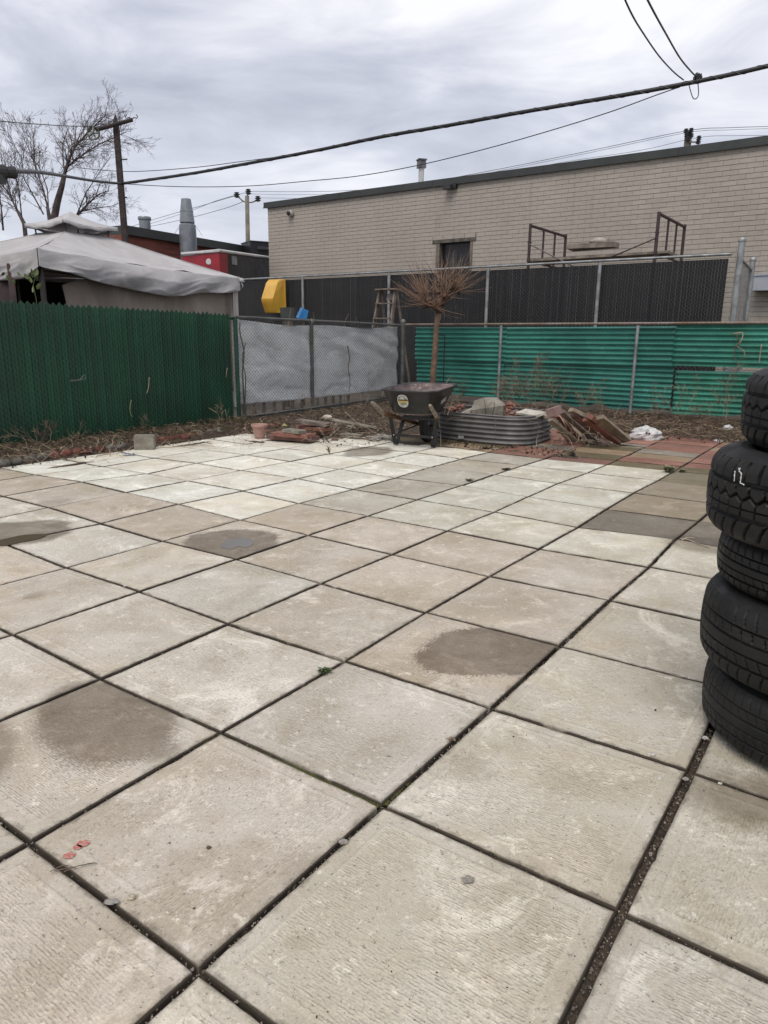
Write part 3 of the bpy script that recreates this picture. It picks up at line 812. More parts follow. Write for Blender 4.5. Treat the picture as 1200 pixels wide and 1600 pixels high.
while b > -15.6:
    if first: o = ks0; first = False
    else: o = ks0.copy(); col.objects.link(o); o.parent = kf
    o.location = W(KA+R.uniform(-.002, .002), b) - ORG[kf]
    o.rotation_euler.z = R.uniform(-.05, .05)
    b -= 0.0475; cnt += 1
chain('wire_mesh', W(KA-0.018, -15.6), tB, 13.1, lambda t: 0.3, lambda t: ktop+0.01, WIREK, kf, 0.040, 0.0018, tA, tips=0.02)
mb = MB(); mb.tube([W(KA-.03, -15.6, ktop), W(KA-.03, -2.53, ktop+.01)], 0.024, 12); autosmooth(mb.build('top_rail', GALV, kf))
for b in (-14.6, -12.135, -9.56, -7.09, -4.77): post(kf, W(KA-.05, b), -.03, ktop-.02, .036, GALV, False)
post(kf, W(KA, -2.40), -.03, 2.79, .052, GALV)
pr_ = onA(1178, 395, 15.3)
gp = ab(pr_)
p_end = W(15.3, gp[1])
post(kf, p_end, -.03, 2.62, .05, GALV)
mb = MB(); mb.tube([W(KA, -2.40, 2.5), p_end+UP*2.42], .022, 10); autosmooth(mb.build('top_rail', GALV, kf))
q0 = W(KA, -2.40); dd = (p_end-q0); 
chain('wire_mesh', q0, dd.normalized(), dd.length, lambda t: 0.3, lambda t: 2.5-.08*t, GALV, kf, 0.032, 0.0022, Vector((dd.y, -dd.x, 0)).normalized(), tips=0)
chain('wire_mesh', W(KA, -2.58), tB, 0.18, lambda t: 0.3, lambda t: 2.48, GALV, kf, 0.032, 0.0022, tA, tips=0)
# ================================================================ BEIGE BRICK BUILDING
WA = 17.07
bd = root('brick_building', W(WA, -8, 0), 'long flat-roofed building of painted beige brick with a dark metal roof edge', 'building')
BRK = Mat('painted_beige_brick', 0.72)
v_ = BRK.pos()
k_ = BRK.ramp(BRK.info('Random'), 0, 1, 0.94, 1.06, False)
c_ = BRK.mix(BRK.ramp(BRK.noise(v_, 0.6, 5, .6), .35, .65), (0.415, 0.37, 0.312), (0.37, 0.33, 0.28))
c_ = BRK.mix(BRK.ramp(BRK.noise(BRK.vm('MULTIPLY', v_, (1.3, 1.3, 9)), 3, 4, .7), .4, .7, 0, .5), c_, (0.30, 0.265, 0.225))
c_ = BRK.mix(BRK.ramp(BRK.noise(v_, 22, 5, .7), .56, .72, 0, .35), c_, (0.46, 0.425, 0.37))
q_ = BRK.vm('SCALE', c_); BRK.t.links.new(k_, q_.node.inputs[3]); BRK.col(q_)
wst = BRK.ramp(BRK.noise(BRK.vm('MULTIPLY', v_, (2.2, 2.2, .22)), 1.6, 6, .7), .56, .72, 0, .30)
q2_ = BRK.mix(wst, q_, (.21, .185, .16)); BRK.col(q2_)
BRK.bump(BRK.noise(v_, 60, 4, .6), .004)
MORT = simple('beige_mortar', (0.275, 0.243, 0.205), (0.19, 0.167, 0.14), 5, .9, world_space=True)
ZC = 4.955
bL, bR = -16.50, 2.5
CH, BLN = 0.1006, 0.302
OP = (-10.34, -9.37, 2.0, 3.555)      # opening b0,b1,z0,z1
# wall core with the opening cut out, returns at both ends
mb = MB()
def wbox(b0, b1, z0, z1, a0=WA+0.006, a1=WA+0.30):
    mb.hexa([W(a0, b0, z0), W(a0, b1, z0), W(a1, b1, z0), W(a1, b0, z0), W(a0, b0, z1), W(a0, b1, z1), W(a1, b1, z1), W(a1, b0, z1)])
wbox(bL+.002, OP[0], -.05, ZC); wbox(OP[1], bR, -.05, ZC); wbox(OP[0], OP[1], OP[3], ZC); wbox(OP[0], OP[1], -.05, OP[2])
mb.build('wall', MORT, bd)
mb = MB(); mb.hexa([W(WA+.3, bL+.01, -.05), W(WA+.3, bL+.3, -.05), W(WA+9, bL+.3, -.05), W(WA+9, bL+.01, -.05), W(WA+.3, bL+.01, ZC), W(WA+.3, bL+.3, ZC), W(WA+9, bL+.3, ZC), W(WA+9, bL+.01, ZC)])
mb.hexa([W(WA+.3, bL+.31, ZC-.3), W(WA+.3, bR, ZC-.3), W(WA+9, bR, ZC-.3), W(WA+9, bL+.31, ZC-.3), W(WA+.3, bL+.31, ZC-.1), W(WA+.3, bR, ZC-.1), W(WA+9, bR, ZC-.1), W(WA+9, bL+.31, ZC-.1)])
mb.build('side_wall', BRK.m, bd)
def brick_geo(mb, b, z, L, h=CH-0.012, pr=0.0):
    mb.add([W(WA-pr, b, z), W(WA-pr, b+L, z), W(WA-pr, b+L, z+h), W(WA-pr, b, z+h), W(WA+.012, b, z), W(WA+.012, b+L, z), W(WA+.012, b+L, z+h), W(WA+.012, b, z+h)],
           [(0, 1, 2, 3), (1, 0, 4, 5), (2, 1, 5, 6), (3, 2, 6, 7), (0, 3, 7, 4)])
bp = MB(); brick_geo(bp, 0, 0, BLN-.006)
bproto = bp.build('brick', BRK.m, None, origin=W(WA, 0, 0)); bproto.parent = bd; bproto.location = (0, 0, -50)
stuffb = MB(); cand = []
nrow = int(ZC/CH)
for r_ in range(nrow):
    z = ZC - (r_+1)*CH
    off = (0.5 if r_ % 2 else 0)*BLN
    b = bL - off
    while b < bR:
        b0, b1 = max(b, bL), min(b+BLN-.006, bR)
        if b1-b0 > .03:
            segs = [(b0, b1)]
            if z+CH > OP[2]-.02 and z < OP[3]+.13:
                o0, o1 = OP[0]-.06, OP[1]+.06
                if z > OP[3]-.03: o0, o1 = OP[0]-.17, OP[1]+.15
                if z+CH < OP[2]: o0 = o1 = 0
                ns = []
                for (s0, s1) in segs:
                    if o0 != o1 and s1 > o0 and s0 < o1:
                        if s0 < o0-.03: ns.append((s0, o0-.01))
                        if s1 > o1+.03: ns.append((o1+.01, s1))
                    else: ns.append((s0, s1))
                segs = ns
            for s0, s1 in segs:
                if abs(s1-s0-(BLN-.006)) < 1e-4 and b0 > -6.0 and z > 2.45 and s0 < -1.9: cand.append((b0, z))
                else: brick_geo(stuffb, s0, z, s1-s0, pr=R.uniform(-.001, .0015))
        b += BLN
cand.sort(key=lambda q: -q[0])
for k, (b, z) in enumerate(cand):
    if k < 296:
        o = bproto.copy() if k else bproto
        if k: col.objects.link(o); o.parent = bd
        o.location = W(WA-R.uniform(-.001, .002), b, z) - ORG[bd]
        o.rotation_euler.z = R.uniform(-.004, .004)
    else: brick_geo(stuffb, b, z, BLN-.006, pr=R.uniform(-.001, .0015))
tag(stuffb.build('brick_courses', BRK.m, bd), kind='stuff')
ROOFM = simple('dark_roof_edge', (0.040, 0.043, 0.040), (0.028, 0.030, 0.028), 2, .5, rnd=.05, world_space=True)
b = bL-.12
while b < bR:
    L = min(3.05, bR-b)
    mb = MB(); mb.hexa([W(WA-.06, b+.003, ZC+.003), W(WA-.06, b+L-.003, ZC+.003), W(WA+.4, b+L-.003, ZC+.003), W(WA+.4, b+.003, ZC+.003), W(WA-.055, b+.003, ZC+.15), W(WA-.055, b+L-.003, ZC+.15), W(WA+.4, b+L-.003, ZC+.16), W(WA+.4, b+.003, ZC+.16)])
    mb.hexa([W(WA-.075, b+.003, ZC-.02), W(WA-.075, b+L-.003, ZC-.02), W(WA-.061, b+L-.003, ZC-.02), W(WA-.061, b+.003, ZC-.02), W(WA-.075, b+.003, ZC+.02), W(WA-.075, b+L-.003, ZC+.02), W(WA-.061, b+L-.003, ZC+.02), W(WA-.061, b+.003, ZC+.02)])
    mb.build('roof_edge', ROOFM, bd); b += 3.05
# doorway: steel lintel, soldier blocks, frame, dark door
def slabAB(a0, a1, b0, b1, z0, z1): 
    m = MB(); m.hexa([W(a0, b0, z0), W(a0, b1, z0), W(a1, b1, z0), W(a1, b0, z0), W(a0, b0, z1), W(a0, b1, z1), W(a1, b1, z1), W(a1, b0, z1)]); return m
LINT = simple('rusty_lintel', (0.13, 0.115, 0.095), (0.075, 0.06, 0.05), 6, .8)
slabAB(WA-.02, WA+.1, OP[0]-.17, OP[1]+.15, OP[3]-.005, OP[3]+.075).build('lintel', LINT, bd)
for k in range(4):
    w_ = (OP[1]-OP[0]+.30)/4
    slabAB(WA-.012, WA+.01, OP[0]-.16+k*w_, OP[0]-.16+k*w_+w_-.012, OP[3]+.082, OP[3]+.185).build('brick', BRK.m, bd)
FRM = simple('worn_frame', (0.19, 0.165, 0.13), (0.12, 0.10, 0.08), 8, .8)
wf = slabAB(WA-.01, WA+.16, OP[0]-.06, OP[0]+.045, OP[2], OP[3]-.008).build('door_frame', FRM, bd)
slabAB(WA-.004, WA+.16, OP[1]-.01, OP[1]+.06, OP[2], OP[3]-.008).build('door_frame', FRM, bd)
DK = simple('dark_door', (0.028, 0.025, 0.026), (0.014, 0.013, 0.014), 5, .35)
dr = slabAB(WA+.16, WA+.2, OP[0]+.045, OP[1]-.01, OP[2], OP[3]-.008).build('door', DK, bd)
GL = Mat('dark_glass', 0.08); GL.col((0.02, 0.02, 0.022))
m = slabAB(WA+.150, WA+.159, OP[0]+.22, OP[0]+.50, OP[2]+.9, OP[3]-.22); m.build('pane', GL.m, dr)
# dark staining below the light, conduit
# wall light, camera dome, service box
def wl_(p, nm, lab, cat):
    r = root(nm, p, lab, cat); return r
p = onA(704, 296, WA)
r = wl_(p, 'wall_light', 'small dark flood light mounted high on the beige wall below the roof edge', 'light')
mb = MB(); mb.box(p-tA*.14+UP*.03, (.24, .16, .10), rz(BANG), .8); mb.build('lamp_housing', simple('black_metal', (.02, .02, .02), None, 5, .5), r)
mb = MB(); mb.box(p-tA*.05+tB*.16+UP*.06, (.10, .10, .12), rz(BANG)); mb.tube([p-tA*.1+UP*.03, p-tA*.03+tB*.15+UP*.05], .018, 8); mb.build('bracket', bpy.data.materials['black_metal'], r)
p = onA(456, 334, WA)
r = wl_(p, 'security_camera', 'round white security camera with a black lens near the left end of the beige wall', 'camera')
mb = MB(); b_ = blob(p-tA*.05, .11, 3, 0, (1, 1, .9), 1, 14, 9); mb.add(b_.v, b_.f); mb.build('housing', simple('white_plastic', (.45, .43, .40), None, 5, .5), r, True)
mb = MB(); b_ = blob(p-tA*.15, .065, 3, 0, (1, .8, 1), 1, 12, 7); mb.add(b_.v, b_.f); mb.build('lens', bpy.data.materials['black_metal'], r, True)
p0_, p1_ = onA(1182, 430, WA-.12), onA(1179, 455, WA-.12)
b0_ = ab(p0_)[1]
r = root('wall_box', p1_, 'flat pale grey box fixed low on the beige wall at the right edge', 'box')
slabAB(WA-.36, WA-.005, b0_, b0_+1.5, p1_.z, p0_.z).build('box_body', simple('pale_grey_metal', (.38, .40, .44), (.33, .35, .39), 3, .5), r)
slabAB(WA-.38, WA-.365, b0_-.01, b0_+1.5, p0_.z-.03, p0_.z+.01).build('box_lid', bpy.data.materials['pale_grey_metal'], r)
# roof vent
p = onA(658, 283, WA+.6)
r = root('roof_vent', p, 'white vent pipe with a dark square cap on the roof of the beige building', 'vent')
mb = MB(); mb.tube([p-UP*.5, p+UP*.33], .075, 16); autosmooth(mb.build('pipe', simple('white_metal', (.55, .55, .55), (.42, .41, .40), 5, .5), r))
mb = MB(); mb.box(p+UP*.42, (.21, .21, .19), rz(.3), .9); mb.box(p+UP*.53, (.24, .24, .03), rz(.3)); mb.build('cap', simple('vent_cap_metal', (.16, .16, .165), (.08, .08, .085), 8, .5, .4), r)

# ================================================================ SCAFFOLD between fence and building
SC = simple('dark_scaffold_paint', (0.032, 0.020, 0.026), (0.06, 0.035, 0.03), 9, .6)
STL = simple('worn_steel_tube', (.22, .20, .18), (.12, .10, .09), 9, .5, .3)
fl = onA(829, 350, 14.15); fr = onA(1030, 331, 14.15)
bfl, bfr = ab(fl)[1], ab(fr)[1]
flb = onB(884, 369, bfl); frb = onB(1070, 352, bfr)
sc = root('scaffold', W(15, (bfl+bfr)/2, 0), 'dark tube scaffold with a plank deck standing in front of the beige wall', 'scaffold')
for (P, Q, bb) in ((fl, flb, bfl), (fr, frb, bfr)):
    mb = MB(); an, af = ab(P)[0], ab(Q)[0]
    zt = P.z
    mb.tube([W(an, bb, 0), W(an, bb, zt)], .031, 10); mb.tube([W(af, bb, 0), W(af, bb, zt+.02)], .031, 10)
    mb.tube([W(an, bb, zt-.03), W(af, bb, zt-.03)], .028, 10)
    zl = zt-.72
    mb.tube([W(an, bb, zl), W(af, bb, zl)], .020, 10)
    for t in (.36, .68): mb.tube([W(an+(af-an)*t, bb, zl), W(an+(af-an)*t, bb, zt-.03)], .022, 8)
    for zz_ in (zt-.35, zt-.7):
        mb.tube([W(an-.04, bb, zz_), W(an+.04, bb, zz_)], .03, 8)
    autosmooth(mb.build('end_frame', SC, sc))
    fl_z = zl
an = ab(fl)[0]; 
mb = MB(); mb.tube([W(an-.03, bfl, fl.z-.38), onA(905, 408, 14.2)-UP*.15], .013, 8); mb.build('cross_brace', STL, sc, True)
mb = MB(); mb.tube([W(an-.03, bfr, fr.z-.45), onA(935, 402, 14.2)-UP*.10], .013, 8); mb.build('cross_brace', SC, sc, True)
PLK = simple('weathered_plank', (.25, .21, .17), (.13, .11, .09), 6, .9, rnd=.2, stretch=(1, 1, 1))
zl = fl.z-.72
for k in range(4):
    mb = MB(); mb.hexa([W(an+.25+.24*k, bfl-.12, zl+.03), W(an+.25+.24*k, bfr+.15, zl+.05), W(an+.47+.24*k, bfr+.15, zl+.05), W(an+.47+.24*k, bfl-.12, zl+.03), W(an+.25+.24*k, bfl-.12, zl+.075), W(an+.25+.24*k, bfr+.15, zl+.095), W(an+.47+.24*k, bfr+.15, zl+.095), W(an+.47+.24*k, bfl-.12, zl+.075)])
    mb.build('plank', PLK, sc)
pm = onA(925, 383, 14.6)
mb = MB(); mb.box(onA(926, 385, 14.6), (.95, .42, .10), rz(BANG+.03) , .97, jit=.01); tag(mb.build('wooden_panel', PLK), 'grey wooden panel lying on the scaffold deck', 'panel')
mb = MB(); b_ = blob(onA(938, 377, 14.65), .14, 5, .3, (1.5, .9, .5), 2); mb.add(b_.v, b_.f); tag(mb.build('cement_bag', simple('pale_bag', (.40, .37, .33), (.28, .25, .22), 8, .9), None, True), 'crumpled pale cement bag on top of the panel on the scaffold', 'bag')

# ================================================================ FAR LEFT: red brick building with roof vents, red and black trailer
RB = Mat('red_brick_wall', .85)
v_ = RB.pos(); 
hh = RB.dot(v_, tuple(tA)); zz_ = RB.sep(v_)[2]
rows = RB.math('FRACT', RB.math('DIVIDE', zz_, 0.16))
mort = RB.math('MAXIMUM', RB.ramp(rows, .84, .90), 0.0)
c_ = RB.mix(RB.ramp(RB.noise(RB.vm('MULTIPLY', v_, (1, 1, 6)), 1.7, 5, .7), .35, .65), (.27, .085, .055), (.17, .06, .045))
c_ = RB.mix(RB.math('MULTIPLY', mort, .6), c_, (.10, .05, .04)); RB.col(c_)
def U_(p, a=None): return p
zr = 4.3
e0, e1 = gnd(418, 391, zr), gnd(190, 352, zr)
dR = (e0-e1).normalized()
rb = root('brick_building', Vector((e0.x, e0.y, 0)), 'low red brick building with a dark roof edge behind the gazebo', 'building')
def along(p, q, z0, z1, th, back):
    n = Vector((-(q-p).y, (q-p).x, 0)).normalized()
    if n.dot(back) < 0: n = -n
    m = MB(); m.hexa([Vector((p.x, p.y, z0)), Vector((q.x, q.y, z0)), Vector((q.x, q.y, z0))+n*th, Vector((p.x, p.y, z0))+n*th,
                      Vector((p.x, p.y, z1)), Vector((q.x, q.y, z1)), Vector((q.x, q.y, z1))+n*th, Vector((p.x, p.y, z1))+n*th]); return m
e2 = e1
back = -tB
along(e2, e0, -.05, zr-.26, 4, back).build('wall', RB.m, rb)
n_ = Vector((-dR.y, dR.x, 0)); n_ = n_ if n_.dot(back) > 0 else -n_
along(e2-n_*.15, e0-n_*.15+dR*.15, zr-.258, zr, 4.2, back).build('roof_edge', ROOFM, rb)
# grooved panel annex at its end
pA = e0+dR*.3
p2 = pA + dR*5
an_ = along(pA, p2, -.05, zr+.05, 5, back).build('annex', simple('dark_ribbed_metal', (.05, .045, .042), (.03, .028, .026), 3, .6), rb)
m = MB()
for k in range(14):
    c = pA+dR*(.15+k*.22)-n_*.03
    m.box(Vector((c.x, c.y, zr-.4)), (.10, .05, .8), rz(math.atan2(dR.y, dR.x)))
m.build('annex_ribs', simple('ribs_metal', (.09, .08, .075), None, 3, .6), rb)
ac = atY(408, 388, 27.5)
r = root('rooftop_unit', ac-UP*.4, 'black rooftop unit beside the left end of the beige building', 'vent')
mb = MB(); mb.box(ac+UP*-.1, (1.15, 1.0, .5), rz(.5)); mb.build('unit_body', simple('rooftop_black', (.022, .022, .024), None, 3, .5), r)
mb = MB(); mb.box(ac+UP*.17, (1.2, 1.05, .03), rz(.5)); mb.box(ac+Vector((.2, -.55, -.05)), (.5, .03, .1), rz(.5)); mb.build('unit_lid', simple('rooftop_grey', (.07, .07, .075), None, 3, .5), r)
ZN = simple('galvanised_duct', (.24, .26, .28), (.17, .185, .20), 3, .45, .35, dirt=((.14, .14, .14), .3))
D_ = 24.0
def stackp(x, y): return atY(x, y, D_)
sA, sT = stackp(293.5, 366), stackp(291, 311)
r = root('exhaust_stack', sA-UP*.8, 'tall grey tapered exhaust stack on the red brick roof', 'vent')
k_ = 21.6*1e-3*1.03
base = Vector((sA.x, sA.y, 0))
zz = lambda y: stackp(292, y).z
def rw(px_): return px_/2*D_/F*1.02
mb = MB(); mb.lathe([(rw(24), zz(366)-1), (rw(24), zz(358)), (rw(23.5), zz(358)), (rw(23), zz(352)), (rw(16), zz(348.5))], base, 28); autosmooth(mb.build('duct', ZN, r), 30)
mb = MB(); mb.lathe([(rw(16), zz(350)), (rw(21), zz(348)), (rw(18), zz(331)), (rw(18.6), zz(331)), (rw(18.4), zz(329.5)), (rw(17.5), zz(329)), (rw(13.5), zz(311)), (rw(13), zz(311)), (rw(13), zz(315))], base, 28); autosmooth(mb.build('cone', ZN, r), 30)
mb = MB()
for (x0, y0, x1, y1) in ((284, 349, 272, 366), (303, 349, 316, 368), (296, 349, 303, 368)):
    mb.tube([stackp(x0, y0), stackp(x1, y1)], .006, 4)
mb.build('guy_wire', STL, r)
r0 = stackp(227, 360)
r = root('roof_vent', r0-UP*.5, 'short grey cylindrical roof vent left of the tall stack', 'vent')
bs = Vector((r0.x, r0.y, 0))
mb = MB(); mb.lathe([(rw(15), zz(360)-.5), (rw(16), zz(345)), (rw(18.5), zz(344)), (rw(18.5), zz(341)), (rw(17), zz(339.5)), (.01, zz(339.5))], bs, 24); autosmooth(mb.build('vent_body', ZN, r), 30)
# red and black trailer
REDP = simple('red_painted_metal', (.33, .012, .025), (.25, .01, .02), 3, .35)
BLKP = simple('black_vinyl_siding', (.008, .008, .009), (.014, .013, .014), 2, .45)
WTR = simple('white_trim', (.62, .62, .62), (.5, .5, .5), 4, .5)
t0, t1, t2 = atY(284, 396, 22.8), atY(340, 391.5, 21.2), atY(424, 402, 24.6)
ht = t1.z
t0 = gnd(284, 397, ht); t1 = gnd(342, 391.5, ht); 
t2 = t1 + (atY(424, 402, 25)-t1)*1.0
t2.z = ht
tr = root('trailer', Vector((t1.x, t1.y, 0)), 'red-fronted trailer with black side panels and a white roof trim behind the gazebo', 'trailer')
t0 = t1 + Vector((-1.9, -.1, 0))*1.0
t0 = atY(284, 397, t1.y+.6)
t2 = atY(424, 403, t1.y+3.2)
zt0, zt1, zt2 = t0.z, t1.z, t2.z
def pl(p, q, zp, zq, z0, th, nrm):
    m = MB(); n = nrm*th
    m.hexa([Vector((p.x, p.y, z0)), Vector((q.x, q.y, z0)), Vector((q.x, q.y, z0))+n, Vector((p.x, p.y, z0))+n, Vector((p.x, p.y, zp)), Vector((q.x, q.y, zq)), Vector((q.x, q.y, zq))+n, Vector((p.x, p.y, zp))+n]); return m
nb = Vector((-.2, 1, 0)).normalized()
ts = t1.lerp(t2, .14)
pl(t0, t1, zt0-.06, zt1-.06, .3, .05, nb).build('front_panel', REDP, tr)
pl(t1, ts, zt1-.06, ts.z-.06, .3, .05, nb).build('corner_panel', REDP, tr)
pl(ts, t2, ts.z-.06, zt2-.06, .3, .05, nb).build('side_panel', BLKP, tr)
pl(t1+nb*.06, t2+nb*.06, zt1-.1, zt2-.1, .3, 2.2, nb).build('trailer_body', BLKP, tr)
mb = MB(); mb.tube([t0+UP*0-nb*.02, t1-nb*.02, t2-nb*.02], .045, 8); mb.build('roof_trim', WTR, tr)
lp = t0.lerp(t1, .72)-UP*.28-nb*.03
mb = MB(); mb.lathe([(.001, 0), (.07, .004), (.09, -.02)], lp, 16, Matrix.Rotation(rad(90), 3, 'X')); autosmooth(mb.build('round_lamp', simple('white_lamp_glass', (.8, .8, .78), None, 4, .2), tr))
gpn = t1.lerp(t2, .26)-UP*.22-nb*.02
mb = MB(); mb.box(gpn, (.30, .02, .24), rz(math.atan2((t2-t1).y, (t2-t1).x))); mb.build('grey_vent', simple('vent_grey', (.25, .26, .26), None, 4, .5), tr)
# black house-like block filling the gap behind the black fence, left of the beige building
q0, q1 = atY(392, 404, 26.0), atY(421, 404, 26.4)
# ================================================================ GAZEBO
FAB = Mat('grey_canopy_fabric', .75)
v_ = FAB.objc()
c_ = FAB.mix(FAB.ramp(FAB.noise(v_, 1.6, 5, .65), .35, .65), (.48, .465, .46), (.38, .365, .36))
c_ = FAB.mix(FAB.ramp(FAB.noise(v_, 6, 6, .75), .57, .75, 0, .45), c_, (.24, .225, .21))
FAB.col(c_); FAB.bump(FAB.math('ADD', FAB.noise(v_, 5, 4, .55), FAB.math('MULTIPLY', FAB.noise(FAB.vm('MULTIPLY', v_, (9, 9, 3)), 3.5, 5, .7, 1.2), .5)), .011)
EZ = 2.15
CZ = [0, -.10, 0, 0]
G1, G2 = gnd(58, 388, EZ), gnd(374, 424, EZ)
G1.z = G2.z = 0
gdir = (G2-G1).normalized(); gl = (G2-G1).length
gn = Vector((-gdir.y, gdir.x, 0)); gn = gn if gn.dot(-tB) > 0 else -gn
gz = root('gazebo', (G1+G2)/2+gn*gl/2, 'garden gazebo with a sagging two-tier grey fabric roof behind the green fence', 'gazebo')
GC = (G1+G2)/2+gn*gl/2
cs = [G1, G2, G2+gn*gl, G1+gn*gl]
ztop = atY(100, 357, GC.y).z-.10
inn_r = 0.205
tc_ = [GC+(c-GC)*inn_r*1.0 for c in cs]
def roofside(k, fr0=1.0):
    A, B, C, D = cs[k], cs[(k+1) % 4], tc_[(k+1) % 4], tc_[k]
    def f(u, v):
        p = A.lerp(B, u).lerp(D.lerp(C, u), v)
        ez = EZ + CZ[k]*(1-u)**2 + CZ[(k+1) % 4]*u**2
        z = ez + (ztop-ez)*v
        # hip ribs stay tight, fabric sags between
        e = 4*u*(1-u)
        z -= (.07*e + .015)*max(0, math.sin(math.pi*min(1, v*1.0)))**.8
        z -= .055*e*(1-v)**3
        z += .018*mnoise.noise(Vector((u*3, v*2, k))) * math.sin(math.pi*v)
        z -= .012*math.sin(u*26+4*v)*(1-v)**2 * e
        rd = (1-abs(mnoise.noise(Vector((u*4.5+k*3, v*5+u*3, 2))))*2.2)
        z += .007*max(0, rd)**3 * math.sin(math.pi*min(1, v+.12))
        z += .010*(1-abs(math.sin(u*9.42+1.2*v)))**6*(1-v)
        q = Vector((p.x, p.y, z))
        return q
    mb = MB(); mb.sheet(f, 110, 70, UP*-.004); return mb
for k in range(4): roofside(k).build('canopy_panel', FAB.m, gz, True)
for k in range(4):
    A, B = cs[k], cs[(k+1) % 4]; out = ((A+B)/2-GC).normalized()
    def f(u, v):
        p = A.lerp(B, u); e = 4*u*(1-u)
        zt = EZ + CZ[k]*(1-u)**2 + CZ[(k+1) % 4]*u**2 - .055*e
        drop = (.20+.13*e**.7)*(1-.1*math.sin(u*9+k)) if True else 0
        wav = .020*math.sin(u*31+k+5*v)+.030*math.sin(u*13+2*k)+.045*(1-abs(mnoise.noise(Vector((u*9+v*2, v*2.2, k))))*2)**3*.5
        bulge = .055*math.sin(math.pi*v)*(.4+e)
        z = zt-drop*v + .012*math.sin(u*19)*v
        return Vector((p.x, p.y, z)) + out*(wav*v*min(1, e*3)+bulge*e + .01)
    mb = MB(); mb.sheet(f, 160, 22, -out*.004); mb.build('valance', FAB.m, gz, True)
# hip and hem seams
for k in range(4):
    mb = MB(); A = cs[k]; B = tc_[k]
    mb.tube([Vector((A.lerp(B, q/10).x, A.lerp(B, q/10).y, EZ+CZ[k]+(ztop-EZ-CZ[k])*q/10-.015*math.sin(math.pi*q/10)**.8+.004)) for q in range(11)], .006, 5); mb.build('hip_seam', FAB.m, gz, True)
# upper tier
ctop_ = atY(112, 331, GC.y).z
ue = [GC+(c-GC)*.265 for c in cs]
uz = atY(60, 353, GC.y-.3).z+.055
for k in range(4):
    A, B = ue[k], ue[(k+1) % 4]
    def f(u, v):
        p = A.lerp(B, u).lerp(GC, v*.985); e = 4*u*(1-u)
        z = uz+(ctop_-uz)*(v**1.12) - .045*e*(1-v) - .03*math.sin(math.pi*v)
        return Vector((p.x, p.y, z))
    mb = MB(); mb.sheet(f, 20, 12, UP*-.004); mb.build('top_canopy_panel', FAB.m, gz, True)
    out = ((A+B)/2-GC).normalized()
    def f2(u, v):
        p = A.lerp(B, u); e = 4*u*(1-u)
        return Vector((p.x, p.y, uz-.045*e-.05*v+.008*math.sin(u*17)))+out*(.006+.01*math.sin(u*14)*v)
    mb = MB(); mb.sheet(f2, 24, 2, -out*.003); mb.build('top_valance', FAB.m, gz, True)
PM = simple('gazebo_dark_frame', (.04, .032, .028), (.025, .02, .018), 4, .5)
mb = MB()
for k in range(4): mb.tube([Vector((tc_[k].x, tc_[k].y, ztop-.05)), Vector((ue[k].x, ue[k].y, uz-.01)).lerp(Vector((GC.x, GC.y, ctop_)), .2)-UP*.03], .012, 6)
for k in range(4):
    a, b = tc_[k], tc_[(k+1) % 4]; mb.tube([Vector((a.x, a.y, ztop-.03)), Vector((b.x, b.y, ztop-.03))], .012, 6)
mb.build('frame_ring', PM, gz)
for k in range(4):
    mb = MB(); c = cs[k]+(GC-cs[k]).normalized()*.14
    mb.tube([Vector((c.x, c.y, 0)), Vector((c.x, c.y, EZ-.12))], .026, 10); autosmooth(mb.build('post', PM if k != 1 else simple('pale_post', (.42, .41, .39), None, 4, .5), gz))
    mb = MB(); mb.tube([Vector((cs[k].x, cs[k].y, EZ-.16+CZ[k])), Vector((tc_[k].x, tc_[k].y, ztop-.12))], .012, 6); mb.build('rafter', PM, gz)
    a, b = cs[k]+(GC-cs[k])*.09, cs[(k+1) % 4]+(GC-cs[(k+1) % 4])*.09
    mb = MB(); mb.tube([Vector((a.x, a.y, EZ-.24+CZ[k])), Vector((b.x, b.y, EZ-.24+CZ[(k+1) % 4]))], .014, 6); mb.build('eave_bar', PM, gz)
# knotted corner of the canopy
p = Vector((G2.x, G2.y, EZ-.13))
mb = MB()
for k in range(3):
    b_ = blob(p+Vector((.02*k, -.01*k, -.015+.02*(k % 2))), .032, k, .4, (1.3, .7, .8)); mb.add(b_.v, b_.f)
mb.tube([p, p+Vector((.05, 0, -.09)), p+Vector((.03, 0, -.13))], [.012, .01, .004], 6)
mb.build('corner_knot', FAB.m, gz, True)
# beige curtain inside
CUR = Mat('beige_curtain', .85)
v_ = CUR.objc(); c_ = CUR.mix(CUR.ramp(CUR.noise(CUR.vm('MULTIPLY', v_, (1, 1, .35)), 2.5, 5, .6), .35, .7), (.36, .30, .25), (.25, .205, .17)); CUR.col(c_); CUR.bump(CUR.noise(CUR.vm('MULTIPLY', v_, (1, 1, .2)), 6, 3), .04)
c0 = G1.lerp(G2, .135)+gn*.24; c1 = G1.lerp(G2, .99)+gn*.16
mb = MB()
def f(u, v):
    p = c0.lerp(c1, u)
    z = .25 + (EZ-.18-.25)*v
    lift = max(0, 1-u/.22)
    p = p + gdir*.18*lift*(math.sin(v*2.6))*.6
    p = p + gn*(.03*math.sin(u*30+v*2)*(.4+.6*v)+.04*mnoise.noise(Vector((u*6, v*2, 9))) + .08*v*lift)
    if u < .36: z -= .10*(1-u/.36)**2*max(0, v-.6)/.4*2
    return Vector((p.x, p.y, z))
mb.sheet(f, 70, 16, gn*.004); mb.build('curtain', CUR.m, gz, True)
c2 = G1.lerp(G2, .955)+gn*.12
mb = MB()
mb.sheet(lambda u, v: Vector(((c2+gdir*.13*u).x, (c2+gdir*.13*u).y, .25+(EZ-.43)*v))-gn*(.015*math.sin(u*9+v)+.10), 8, 8, gn*.004)
mb.build('curtain_strip', simple('pale_curtain', (.42, .38, .34), (.33, .30, .27), 3, .85), gz, True)
